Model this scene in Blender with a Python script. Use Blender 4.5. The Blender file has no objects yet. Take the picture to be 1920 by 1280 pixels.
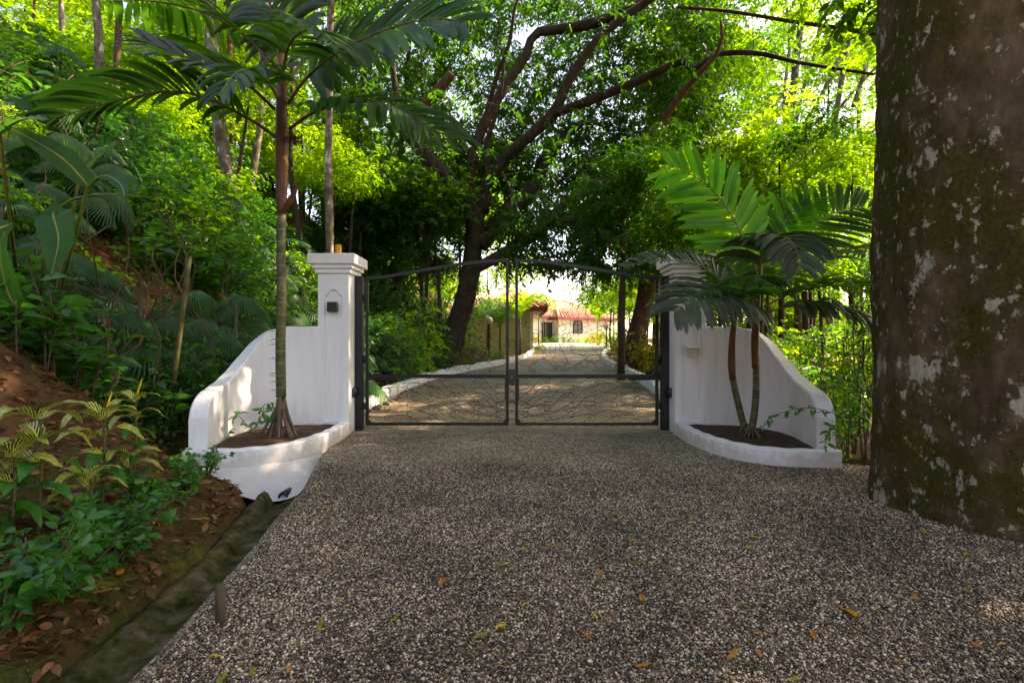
import bpy, math, random
import numpy as np
from mathutils import Vector, Matrix
R = math.radians
rng = np.random.default_rng(7)
random.seed(7)
sc = bpy.context.scene
col = sc.collection

# ------------------------------------------------------------------ camera, sky, sun, exposure
CAMZ = 1.25
cam_d = bpy.data.cameras.new('camera'); cam = bpy.data.objects.new('camera', cam_d); col.objects.link(cam)
cam.location = (0, 0, CAMZ); cam.rotation_euler = (R(90), 0, 0)
cam_d.sensor_width = 36; cam_d.lens = 18; cam_d.clip_start = 0.05; cam_d.clip_end = 2000
sc.camera = cam
SUN_EL, SUN_AZ = R(46), R(70)          # azimuth clockwise from +Y
w = bpy.data.worlds.new('World'); sc.world = w; w.use_nodes = True
nt = w.node_tree; bg = nt.nodes['Background']
sky = nt.nodes.new('ShaderNodeTexSky'); sky.sky_type = 'NISHITA'; sky.sun_disc = False
sky.sun_elevation = SUN_EL; sky.sun_rotation = SUN_AZ; sky.air_density = 1.0; sky.dust_density = 2.0; sky.ozone_density = 1.0
nt.links.new(sky.outputs[0], bg.inputs[0]); bg.inputs[1].default_value = 0.15
sun_d = bpy.data.lights.new('sun', 'SUN'); sun_d.energy = 3.6; sun_d.angle = R(0.55); sun_d.color = (1, .93, .80)
sun = bpy.data.objects.new('sun', sun_d); col.objects.link(sun)
sv = Vector((math.sin(SUN_AZ)*math.cos(SUN_EL), math.cos(SUN_AZ)*math.cos(SUN_EL), math.sin(SUN_EL)))
sun.rotation_euler = sv.to_track_quat('Z', 'Y').to_euler(); sun.location = sv*60
vs = sc.view_settings
vs.view_transform = 'Standard'; vs.look = 'None'; vs.gamma = 1; vs.exposure = 2.05; vs.use_curve_mapping = False
vs.use_white_balance = True; vs.white_balance_temperature = 8600; vs.white_balance_tint = 22
cy = sc.cycles
cy.max_bounces = 6; cy.diffuse_bounces = 3; cy.glossy_bounces = 2; cy.transmission_bounces = 4; cy.transparent_max_bounces = 4
cy.use_denoising = True; cy.sample_clamp_indirect = 6; cy.caustics_reflective = False; cy.caustics_refractive = False

# ------------------------------------------------------------------ helpers
def P(px, py, d):
    return np.array(((px-960)/960*d, d, CAMZ+(640-py)/960*d))
def PP(l): return np.array([P(*a[:3]) for a in l])
def tag(o, label=None, cat=None, group=None, kind=None):
    if label: o['label'] = label
    if cat: o['category'] = cat
    if group: o['group'] = group
    if kind: o['kind'] = kind
    return o
def empty(name, loc=(0,0,0), rz=0, s=1):
    o = bpy.data.objects.new(name, None); col.objects.link(o)
    o.location = loc; o.rotation_euler = (0,0,rz); o.scale = (s,s,s); o.empty_display_size = .2
    return o
def link(name, me, parent=None, loc=(0,0,0), rot=(0,0,0), s=(1,1,1)):
    o = bpy.data.objects.new(name, me); col.objects.link(o)
    o.location = loc; o.rotation_euler = rot; o.scale = s
    if parent: o.parent = parent
    return o
def mesh(name, V, F, mat, smooth=True, tint=None, uv=None):
    """V (n,3); F list of index lists or (m,k) array"""
    me = bpy.data.meshes.new(name)
    if isinstance(F, np.ndarray):
        V = np.asarray(V, dtype=np.float32); n, m, k = len(V), len(F), F.shape[1]
        me.vertices.add(n); me.vertices.foreach_set('co', V.ravel())
        me.loops.add(m*k); me.loops.foreach_set('vertex_index', F.astype(np.int32).ravel())
        me.polygons.add(m); me.polygons.foreach_set('loop_start', np.arange(0, m*k, k, dtype=np.int32))
        me.polygons.foreach_set('loop_total', np.full(m, k, dtype=np.int32))
        me.update(calc_edges=True)
    else:
        me.from_pydata([tuple(map(float, v)) for v in V], [], [tuple(map(int, f)) for f in F]); me.update()
    if smooth: me.polygons.foreach_set('use_smooth', np.ones(len(me.polygons), dtype=bool))
    if tint is not None:
        a = me.attributes.new('tint', 'FLOAT', 'POINT'); a.data.foreach_set('value', np.asarray(tint, dtype=np.float32))
    if uv is not None:
        for nm, c in (('lu', 0), ('lv', 1)):
            a = me.attributes.new(nm, 'FLOAT', 'POINT'); a.data.foreach_set('value', np.asarray(uv[:, c], dtype=np.float32))
    for m_ in (mat if isinstance(mat, (list, tuple)) else [mat]): me.materials.append(m_)
    return me
class MB:
    def __init__(s): s.V = []; s.F = []; s.T = []; s.U = []
    def add(s, V, F, t=0.5, uv=None):
        b = len(s.V); s.V += [tuple(v) for v in V]; s.F += [[i+b for i in f] for f in F]; s.T += [t]*len(V)
        s.U += list(uv) if uv is not None else [(0, 0)]*len(V)
    def box(s, x0, x1, y0, y1, z0, z1, bev=0.0):
        if bev <= 0:
            V = [(x, y, z) for z in (z0, z1) for y in (y0, y1) for x in (x0, x1)]
            s.add(V, [(0,2,3,1),(4,5,7,6),(0,1,5,4),(2,6,7,3),(0,4,6,2),(1,3,7,5)])
        else:
            b = bev; V = []
            for sz, z in ((0, z0), (0, z0+b), (1, z1-b), (1, z1)):
                i = b if z in (z0, z1) else 0
                X0, X1, Y0, Y1 = x0+i, x1-i, y0+i, y1-i
                c = b if i == 0 else b*.4
                V += [(X0+c,Y0,z),(X1-c,Y0,z),(X1,Y0+c,z),(X1,Y1-c,z),(X1-c,Y1,z),(X0+c,Y1,z),(X0,Y1-c,z),(X0,Y0+c,z)]
            F = [tuple(range(7,-1,-1)), tuple(range(24,32))]
            for r in range(3):
                for k in range(8): F.append((r*8+k, r*8+(k+1)%8, r*8+8+(k+1)%8, r*8+8+k))
            s.add(V, F)
        return s
    def tube(s, pts, rad, sides=8, cap=True, t=.5):
        V, F = tube_vf(pts, rad, sides, cap); s.add(V, F, t); return s
    def lathe(s, prof, n=20, c=(0,0,0)):
        V = []; F = []
        for r, z in prof:
            for k in range(n):
                a = 2*math.pi*k/n; V.append((c[0]+r*math.cos(a), c[1]+r*math.sin(a), c[2]+z))
        for i in range(len(prof)-1):
            for k in range(n): F.append((i*n+k, i*n+(k+1)%n, (i+1)*n+(k+1)%n, (i+1)*n+k))
        F.append(tuple(range(n-1,-1,-1))); F.append(tuple((len(prof)-1)*n+k for k in range(n)))
        s.add(V, F); return s
    def mesh(s, name, mat, smooth=False, uv=False):
        return mesh(name, s.V, s.F, mat, smooth, s.T, np.array(s.U) if uv else None)
    def build(s, name, mat, parent=None, smooth=False, uv=False):
        return link(name, s.mesh(name, mat, smooth, uv), parent)
def nz(v, ax=-1):
    return v/np.maximum(np.linalg.norm(v, axis=ax, keepdims=True), 1e-9)
def smooth_path(pts, n):
    p = np.asarray(pts, float)
    if len(p) < 3:
        t = np.linspace(0, 1, n)[:, None]; return p[0]*(1-t)+p[-1]*t
    seg = np.r_[0, np.cumsum(np.linalg.norm(np.diff(p[:, :3], axis=0), axis=1))]
    q = np.vstack([2*p[0]-p[1], p, 2*p[-1]-p[-2]])
    out = []
    for u in np.linspace(0, seg[-1], n):
        i = min(np.searchsorted(seg, u, side='right')-1, len(p)-2)
        t = (u-seg[i])/max(seg[i+1]-seg[i], 1e-9)
        a, b, c, d = q[i], q[i+1], q[i+2], q[i+3]
        out.append(.5*((2*b)+(c-a)*t+(2*a-5*b+4*c-d)*t*t+(3*b-a-3*c+d)*t**3))
    return np.array(out)
def tube_vf(pts, rad, sides=8, cap=True):
    pts = np.asarray(pts, float); n = len(pts)
    rad = np.full(n, rad) if np.isscalar(rad) else np.asarray(rad)
    T = nz(np.gradient(pts, axis=0))
    up = np.array((0, 0, 1.)) if abs(T[0][2]) < .9 else np.array((1., 0, 0))
    A = nz(np.cross(T[0], up)); V = []
    for i in range(n):
        A = nz(A-T[i]*A.dot(T[i])); B = np.cross(T[i], A)
        for k in range(sides):
            a = 2*math.pi*k/sides; V.append(pts[i]+rad[i]*(math.cos(a)*A+math.sin(a)*B))
    F = [(i*sides+k, i*sides+(k+1) % sides, (i+1)*sides+(k+1) % sides, (i+1)*sides+k) for i in range(n-1) for k in range(sides)]
    if cap: F += [tuple(range(sides-1, -1, -1)), tuple((n-1)*sides+k for k in range(sides))]
    return V, F
def limb(pl, n=24, sides=12, wob=.06, seed=0):
    """pl: (px,py,depth,width px) -> bumpy tube"""
    a = np.array([np.r_[P(x, y, d), .5*wd/960*d] for x, y, d, wd in pl])
    q = smooth_path(a, n); r = np.maximum(q[:, 3], .004); g = np.random.default_rng(seed)
    V, F = tube_vf(q[:, :3], r, sides)
    V = np.array(V); k = np.repeat(np.arange(n), sides)
    c = q[k, :3]; f = 1+wob*g.standard_normal(len(V))+wob*.8*np.sin(k*.9+np.tile(np.arange(sides), n)*1.7)
    return c+(V-c)*f[:, None], F
def interp(y, tab):
    t = np.array(tab); return np.interp(y, t[:, 0], t[:, 1])
def sstep(a, b, x):
    t = np.clip((x-a)/(b-a), 0, 1); return t*t*(3-2*t)

# ------------------------------------------------------------------ materials
def newmat(name):
    m = bpy.data.materials.new(name); m.use_nodes = True; n = m.node_tree
    return m, n, n.nodes['Principled BSDF'], n.links
def N(n, t, **k):
    x = n.nodes.new(t)
    for a, b in k.items():
        if a.startswith('i_'): x.inputs[a[2:].replace('_', ' ')].default_value = b
        else: setattr(x, a, b)
    return x
def ramp(n, stops, interp_='LINEAR'):
    r = n.nodes.new('ShaderNodeValToRGB'); e = r.color_ramp; e.interpolation = interp_
    while len(e.elements) < len(stops): e.elements.new(.5)
    for x, (p, c) in zip(e.elements, stops): x.position = p; x.color = (*c, 1)
    return r
def noise_mat(name, stops, scale=5, rough=.8, bump=.3, bscale=40, detail=6, coord='Object', stretch=(1,1,1), spec=.3, bdist=.01):
    m, n, b, L = newmat(name)
    tc = N(n, 'ShaderNodeTexCoord'); mp = N(n, 'ShaderNodeMapping'); mp.inputs['Scale'].default_value = stretch
    L.new(tc.outputs[coord], mp.inputs[0])
    no = N(n, 'ShaderNodeTexNoise', i_Scale=scale, i_Detail=detail, i_Roughness=.65); L.new(mp.outputs[0], no.inputs['Vector'])
    r = ramp(n, stops); L.new(no.outputs[0], r.inputs[0]); L.new(r.outputs[0], b.inputs['Base Color'])
    b.inputs['Roughness'].default_value = rough; b.inputs['Specular IOR Level'].default_value = spec
    if bump:
        n2 = N(n, 'ShaderNodeTexNoise', i_Scale=bscale, i_Detail=5); L.new(mp.outputs[0], n2.inputs['Vector'])
        bp = N(n, 'ShaderNodeBump', i_Strength=bump, i_Distance=bdist); L.new(n2.outputs[0], bp.inputs['Height']); L.new(bp.outputs[0], b.inputs['Normal'])
    return m
def flat_mat(name, c, rough=.5, metal=0, spec=.5):
    m, n, b, L = newmat(name); b.inputs['Base Color'].default_value = (*c, 1); b.inputs['Roughness'].default_value = rough
    b.inputs['Metallic'].default_value = metal; b.inputs['Specular IOR Level'].default_value = spec
    return m
def leaf_mat(name, c0, c1, tr, tfac=.4, rough=.38, spec=.5, obj_rand=.0):
    m, n, b, L = newmat(name)
    at = N(n, 'ShaderNodeAttribute', attribute_name='tint')
    src = at.outputs['Fac']
    r = ramp(n, [(0, c0), (1, c1)]); L.new(src, r.inputs[0])
    geo = N(n, 'ShaderNodeTexCoord'); no = N(n, 'ShaderNodeTexNoise', i_Scale=9, i_Detail=3); L.new(geo.outputs['Object'], no.inputs['Vector'])
    hs = N(n, 'ShaderNodeHueSaturation'); L.new(r.outputs[0], hs.inputs['Color'])
    mr = N(n, 'ShaderNodeMapRange', i_From_Min=.3, i_From_Max=.7, i_To_Min=.7, i_To_Max=1.3); L.new(no.outputs[0], mr.inputs[0]); L.new(mr.outputs[0], hs.inputs['Value'])
    L.new(hs.outputs[0], b.inputs['Base Color']); b.inputs['Roughness'].default_value = rough; b.inputs['Specular IOR Level'].default_value = spec
    t = N(n, 'ShaderNodeBsdfTranslucent')
    mx = N(n, 'ShaderNodeMix', data_type='RGBA', blend_type='MULTIPLY'); mx.inputs[0].default_value = 1
    mul = r = N(n, 'ShaderNodeMapRange', i_From_Min=0, i_From_Max=1, i_To_Min=.55, i_To_Max=1.25); L.new(src, mul.inputs[0])
    mx.inputs[6].default_value = (*tr, 1); L.new(mul.outputs[0], mx.inputs[7]); L.new(mx.outputs[2], t.inputs[0])
    ms = N(n, 'ShaderNodeMixShader'); ms.inputs[0].default_value = tfac
    L.new(b.outputs[0], ms.inputs[1]); L.new(t.outputs[0], ms.inputs[2]); L.new(ms.outputs[0], n.nodes['Material Output'].inputs[0])
    return m
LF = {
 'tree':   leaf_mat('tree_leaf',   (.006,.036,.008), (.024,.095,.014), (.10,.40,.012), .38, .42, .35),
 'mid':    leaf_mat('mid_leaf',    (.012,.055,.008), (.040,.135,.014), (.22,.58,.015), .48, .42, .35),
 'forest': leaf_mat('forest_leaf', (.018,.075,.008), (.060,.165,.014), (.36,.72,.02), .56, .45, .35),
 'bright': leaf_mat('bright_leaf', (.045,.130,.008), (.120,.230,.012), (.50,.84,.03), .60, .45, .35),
 'yellow': leaf_mat('yellow_leaf', (.16,.17,.012), (.36,.30,.02), (.80,.70,.05), .45, .45),
 'under':  leaf_mat('understory_leaf', (.010,.055,.014), (.036,.130,.024), (.15,.50,.03), .38, .38, .4),
 'glossy': leaf_mat('glossy_leaf', (.008,.070,.016), (.032,.170,.022), (.15,.58,.04), .36, .30, .5),
 'fan':    leaf_mat('fan_leaf',    (.010,.055,.018), (.032,.115,.034), (.16,.50,.05), .36, .45, .35),
 'palm':   leaf_mat('palm_leaflet', (.008,.038,.010), (.028,.092,.018), (.12,.40,.02), .38, .36, .4),
 'palm_grey': leaf_mat('palm_grey_leaflet', (.028,.045,.025), (.080,.092,.060), (.10,.24,.03), .24, .42, .4),
 'palm_backlit': leaf_mat('palm_backlit_leaflet', (.040,.200,.012), (.080,.290,.020), (.26,.90,.03), .60, .38, .4),  # palm leaflet with backlight painted in as a lighter green
 'banana': leaf_mat('banana_leaf', (.010,.060,.012), (.028,.105,.020), (.14,.50,.04), .42, .5, .25),
 'red':    leaf_mat('red_leaf',    (.14,.012,.020), (.40,.05,.08), (.6,.05,.08), .35, .35),
 'maroon': leaf_mat('maroon_leaf', (.025,.010,.010), (.07,.02,.018), (.2,.03,.02), .3, .35),
 'litter': leaf_mat('litter_leaf', (.035,.016,.008), (.24,.11,.045), (.3,.15,.03), .15, .6, .2),
}
def bank_material():
    m, n, b, L = newmat('bank_soil')
    tc = N(n, 'ShaderNodeTexCoord')
    n1 = N(n, 'ShaderNodeTexNoise', i_Scale=2.2, i_Detail=8, i_Roughness=.7); L.new(tc.outputs['Object'], n1.inputs['Vector'])
    r1 = ramp(n, [(.25, (.040,.019,.009)), (.5, (.125,.056,.024)), (.75, (.23,.105,.045))]); L.new(n1.outputs[0], r1.inputs[0])
    n2 = N(n, 'ShaderNodeTexNoise', i_Scale=1.6, i_Detail=9, i_Roughness=.75); 
    mp = N(n, 'ShaderNodeMapping'); mp.inputs['Location'].default_value = (7, 3, 1); L.new(tc.outputs['Object'], mp.inputs[0]); L.new(mp.outputs[0], n2.inputs['Vector'])
    r2 = ramp(n, [(.48, (0,0,0)), (.62, (1,1,1))]); L.new(n2.outputs[0], r2.inputs[0])
    n3 = N(n, 'ShaderNodeTexNoise', i_Scale=30, i_Detail=4); L.new(tc.outputs['Object'], n3.inputs['Vector'])
    r3 = ramp(n, [(.3, (.03,.045,.008)), (.7, (.12,.13,.02))]); L.new(n3.outputs[0], r3.inputs[0])
    mx = N(n, 'ShaderNodeMix', data_type='RGBA'); L.new(r2.outputs[0], mx.inputs[0]); L.new(r1.outputs[0], mx.inputs[6]); L.new(r3.outputs[0], mx.inputs[7])
    L.new(mx.outputs[2], b.inputs['Base Color']); b.inputs['Roughness'].default_value = .95; b.inputs['Specular IOR Level'].default_value = .15
    n4 = N(n, 'ShaderNodeTexNoise', i_Scale=45, i_Detail=8, i_Roughness=.75); L.new(tc.outputs['Object'], n4.inputs['Vector'])
    bp = N(n, 'ShaderNodeBump', i_Strength=.9, i_Distance=.04); L.new(n4.outputs[0], bp.inputs['Height']); L.new(bp.outputs[0], b.inputs['Normal'])
    return m
PEB = [(0, (.026,.021,.016)), (.25, (.070,.054,.040)), (.45, (.17,.115,.068)), (.65, (.31,.205,.115)), (.82, (.54,.40,.26)), (1, (.74,.62,.46))]
def gravel_material():
    m, n, b, L = newmat('gravel_sheet')
    tc = N(n, 'ShaderNodeTexCoord')
    v = N(n, 'ShaderNodeTexVoronoi', i_Scale=74.0); L.new(tc.outputs['Object'], v.inputs['Vector'])
    sep = N(n, 'ShaderNodeSeparateColor'); L.new(v.outputs['Color'], sep.inputs[0])
    r = ramp(n, PEB); L.new(sep.outputs[0], r.inputs[0])
    n1 = N(n, 'ShaderNodeTexNoise', i_Scale=1.1, i_Detail=5); L.new(tc.outputs['Object'], n1.inputs['Vector'])
    mr = N(n, 'ShaderNodeMapRange', i_From_Min=.3, i_From_Max=.7, i_To_Min=.6, i_To_Max=1.2); L.new(n1.outputs[0], mr.inputs[0])
    hs = N(n, 'ShaderNodeHueSaturation'); L.new(r.outputs[0], hs.inputs['Color']); L.new(mr.outputs[0], hs.inputs['Value'])
    L.new(hs.outputs[0], b.inputs['Base Color']); b.inputs['Roughness'].default_value = .7
    bp = N(n, 'ShaderNodeBump', i_Strength=1.0, i_Distance=.012); bp.invert = True
    L.new(v.outputs['Distance'], bp.inputs['Height']); L.new(bp.outputs[0], b.inputs['Normal'])
    return m
def pebble_material():
    m, n, b, L = newmat('pebble')
    at = N(n, 'ShaderNodeAttribute', attribute_name='tint'); r = ramp(n, PEB); L.new(at.outputs['Fac'], r.inputs[0])
    tc = N(n, 'ShaderNodeTexCoord'); no = N(n, 'ShaderNodeTexNoise', i_Scale=160, i_Detail=3); L.new(tc.outputs['Object'], no.inputs['Vector'])
    n1 = N(n, 'ShaderNodeTexNoise', i_Scale=1.1, i_Detail=5); L.new(tc.outputs['Object'], n1.inputs['Vector'])
    mr = N(n, 'ShaderNodeMapRange', i_From_Min=.3, i_From_Max=.7, i_To_Min=.6, i_To_Max=1.25); L.new(n1.outputs[0], mr.inputs[0])
    m2 = N(n, 'ShaderNodeMapRange', i_From_Min=.3, i_From_Max=.7, i_To_Min=.75, i_To_Max=1.2); L.new(no.outputs[0], m2.inputs[0])
    mm = N(n, 'ShaderNodeMath', operation='MULTIPLY'); L.new(mr.outputs[0], mm.inputs[0]); L.new(m2.outputs[0], mm.inputs[1])
    hs = N(n, 'ShaderNodeHueSaturation'); L.new(r.outputs[0], hs.inputs['Color']); L.new(mm.outputs[0], hs.inputs['Value'])
    L.new(hs.outputs[0], b.inputs['Base Color']); b.inputs['Roughness'].default_value = .62; b.inputs['Specular IOR Level'].default_value = .35
    return m
def white_material():
    m, n, b, L = newmat('white_paint')
    tc = N(n, 'ShaderNodeTexCoord'); mp = N(n, 'ShaderNodeMapping'); mp.inputs['Scale'].default_value = (5, 5, .6); L.new(tc.outputs['Object'], mp.inputs[0])
    no = N(n, 'ShaderNodeTexNoise', i_Scale=2.2, i_Detail=8, i_Roughness=.7); L.new(mp.outputs[0], no.inputs['Vector'])
    r = ramp(n, [(.25, (.66,.64,.60)), (.40, (.78,.77,.75)), (.55, (.82,.82,.81)), (.8, (.85,.85,.85))]); L.new(no.outputs[0], r.inputs[0]); 
    # splash dirt near the ground
    sp = N(n, 'ShaderNodeSeparateXYZ'); L.new(tc.outputs['Object'], sp.inputs[0])
    n3 = N(n, 'ShaderNodeTexNoise', i_Scale=9, i_Detail=6); L.new(tc.outputs['Object'], n3.inputs['Vector'])
    ad = N(n, 'ShaderNodeMath', operation='MULTIPLY_ADD'); L.new(n3.outputs[0], ad.inputs[0]); ad.inputs[1].default_value = -.45; L.new(sp.outputs[2], ad.inputs[2])
    r2 = ramp(n, [(.0, (1,1,1)), (.10, (0,0,0))]); mo = N(n, 'ShaderNodeMath', operation='ADD'); L.new(ad.outputs[0], mo.inputs[0]); mo.inputs[1].default_value = .17; L.new(mo.outputs[0], r2.inputs[0])
    mu = N(n, 'ShaderNodeMath', operation='MULTIPLY'); L.new(r2.outputs[0], mu.inputs[0]); mu.inputs[1].default_value = .45
    mx = N(n, 'ShaderNodeMix', data_type='RGBA'); L.new(mu.outputs[0], mx.inputs[0]); L.new(r.outputs[0], mx.inputs[6]); mx.inputs[7].default_value = (.42,.36,.28,1)
    L.new(mx.outputs[2], b.inputs['Base Color']); b.inputs['Roughness'].default_value = .6; b.inputs['Specular IOR Level'].default_value = .3
    n2 = N(n, 'ShaderNodeTexNoise', i_Scale=28, i_Detail=6); L.new(tc.outputs['Object'], n2.inputs['Vector'])
    bp = N(n, 'ShaderNodeBump', i_Strength=.35, i_Distance=.012); L.new(n2.outputs[0], bp.inputs['Height']); L.new(bp.outputs[0], b.inputs['Normal'])
    return m
def mossy_bark():
    m, n, b, L = newmat('mossy_bark')
    tc = N(n, 'ShaderNodeTexCoord')
    def noi(scale, st, loc, det=8, ro=.7):
        mp = N(n, 'ShaderNodeMapping'); mp.inputs['Scale'].default_value = st; mp.inputs['Location'].default_value = loc; L.new(tc.outputs['Object'], mp.inputs[0])
        q = N(n, 'ShaderNodeTexNoise', i_Scale=scale, i_Detail=det, i_Roughness=ro); L.new(mp.outputs[0], q.inputs['Vector']); return q.outputs[0]
    def mixc(f, a, c):
        mx = N(n, 'ShaderNodeMix', data_type='RGBA'); L.new(f, mx.inputs[0]); L.new(a, mx.inputs[6]); L.new(c, mx.inputs[7]); return mx.outputs[2]
    def rm(src, st): r = ramp(n, st); L.new(src, r.inputs[0]); return r.outputs[0]
    brown = rm(noi(6, (1,1,.6), (0,0,0)), [(.3, (.045,.029,.013)), (.48, (.15,.098,.048)), (.70, (.28,.20,.115))])
    moss = rm(noi(40, (1,1,1), (3,1,0)), [(.3, (.030,.027,.006)), (.7, (.15,.115,.018))])
    pink = rm(noi(30, (1,1,.4), (5,0,0)), [(.3, (.10,.062,.036)), (.7, (.20,.13,.08))])
    lich = rm(noi(45, (1,1,.35), (9,0,0)), [(.3, (.32,.28,.19)), (.7, (.74,.69,.54))])
    c = mixc(rm(noi(1.7, (1,1,.8), (2,5,1), 9, .75), [(.43, (0,0,0)), (.54, (1,1,1))]), brown, moss)
    c = mixc(rm(noi(3.4, (1,1,.8), (8,2,4), 8, .75), [(.60, (0,0,0)), (.70, (1,1,1))]), c, pink)
    c = mixc(rm(noi(4.2, (1,1,.7), (4.3,9.1,2.2), 9, .72), [(.582, (0,0,0)), (.61, (1,1,1))]), c, lich)
    c = mixc(rm(noi(12, (1,1,.7), (14,9,2), 6, .65), [(.60, (0,0,0)), (.635, (1,1,1))]), c, lich)
    L.new(c, b.inputs['Base Color']); b.inputs['Roughness'].default_value = .9; b.inputs['Specular IOR Level'].default_value = .2
    bp = N(n, 'ShaderNodeBump', i_Strength=1, i_Distance=.05); L.new(noi(26, (1,1,.45), (1,1,1), 12, .8), bp.inputs['Height']); L.new(bp.outputs[0], b.inputs['Normal'])
    return m
def ringed(name, cols, ring=14, ringc=(.12,.10,.06)):
    m, n, b, L = newmat(name); tc = N(n, 'ShaderNodeTexCoord')
    no = N(n, 'ShaderNodeTexNoise', i_Scale=14, i_Detail=6); L.new(tc.outputs['Object'], no.inputs['Vector'])
    r = ramp(n, cols); L.new(no.outputs[0], r.inputs[0])
    sp = N(n, 'ShaderNodeSeparateXYZ'); L.new(tc.outputs['Object'], sp.inputs[0])
    mu = N(n, 'ShaderNodeMath', operation='MULTIPLY'); L.new(sp.outputs[2], mu.inputs[0]); mu.inputs[1].default_value = ring
    fr = N(n, 'ShaderNodeMath', operation='FRACT'); L.new(mu.outputs[0], fr.inputs[0])
    gt = N(n, 'ShaderNodeMath', operation='LESS_THAN'); L.new(fr.outputs[0], gt.inputs[0]); gt.inputs[1].default_value = .10
    mx = N(n, 'ShaderNodeMix', data_type='RGBA'); L.new(gt.outputs[0], mx.inputs[0]); L.new(r.outputs[0], mx.inputs[6]); mx.inputs[7].default_value = (*ringc, 1)
    L.new(mx.outputs[2], b.inputs['Base Color']); b.inputs['Roughness'].default_value = .6
    bp = N(n, 'ShaderNodeBump', i_Strength=.5, i_Distance=.006); L.new(no.outputs[0], bp.inputs['Height']); L.new(bp.outputs[0], b.inputs['Normal'])
    return m
def variegated():
    m, n, b, L = newmat('variegated_leaf')
    u = N(n, 'ShaderNodeAttribute', attribute_name='lu'); v = N(n, 'ShaderNodeAttribute', attribute_name='lv')
    au = N(n, 'ShaderNodeMath', operation='ABSOLUTE'); L.new(u.outputs['Fac'], au.inputs[0])
    a = N(n, 'ShaderNodeMath', operation='MULTIPLY'); L.new(v.outputs['Fac'], a.inputs[0]); a.inputs[1].default_value = 9
    s = N(n, 'ShaderNodeMath', operation='MULTIPLY_ADD'); L.new(au.outputs[0], s.inputs[0]); s.inputs[1].default_value = -3.2; L.new(a.outputs[0], s.inputs[2])
    fr = N(n, 'ShaderNodeMath', operation='FRACT'); L.new(s.outputs[0], fr.inputs[0])
    l1 = N(n, 'ShaderNodeMath', operation='LESS_THAN'); L.new(fr.outputs[0], l1.inputs[0]); l1.inputs[1].default_value = .36
    l2 = N(n, 'ShaderNodeMath', operation='LESS_THAN'); L.new(au.outputs[0], l2.inputs[0]); l2.inputs[1].default_value = .07
    mxx = N(n, 'ShaderNodeMath', operation='MAXIMUM'); L.new(l1.outputs[0], mxx.inputs[0]); L.new(l2.outputs[0], mxx.inputs[1])
    mx = N(n, 'ShaderNodeMix', data_type='RGBA'); L.new(mxx.outputs[0], mx.inputs[0]); mx.inputs[6].default_value = (.012,.075,.022,1); mx.inputs[7].default_value = (.80,.74,.12,1)
    L.new(mx.outputs[2], b.inputs['Base Color']); b.inputs['Roughness'].default_value = .35
    t = N(n, 'ShaderNodeBsdfTranslucent'); L.new(mx.outputs[2], t.inputs[0]); ms = N(n, 'ShaderNodeMixShader'); ms.inputs[0].default_value = .25
    L.new(b.outputs[0], ms.inputs[1]); L.new(t.outputs[0], ms.inputs[2]); L.new(ms.outputs[0], n.nodes['Material Output'].inputs[0])
    return m
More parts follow.
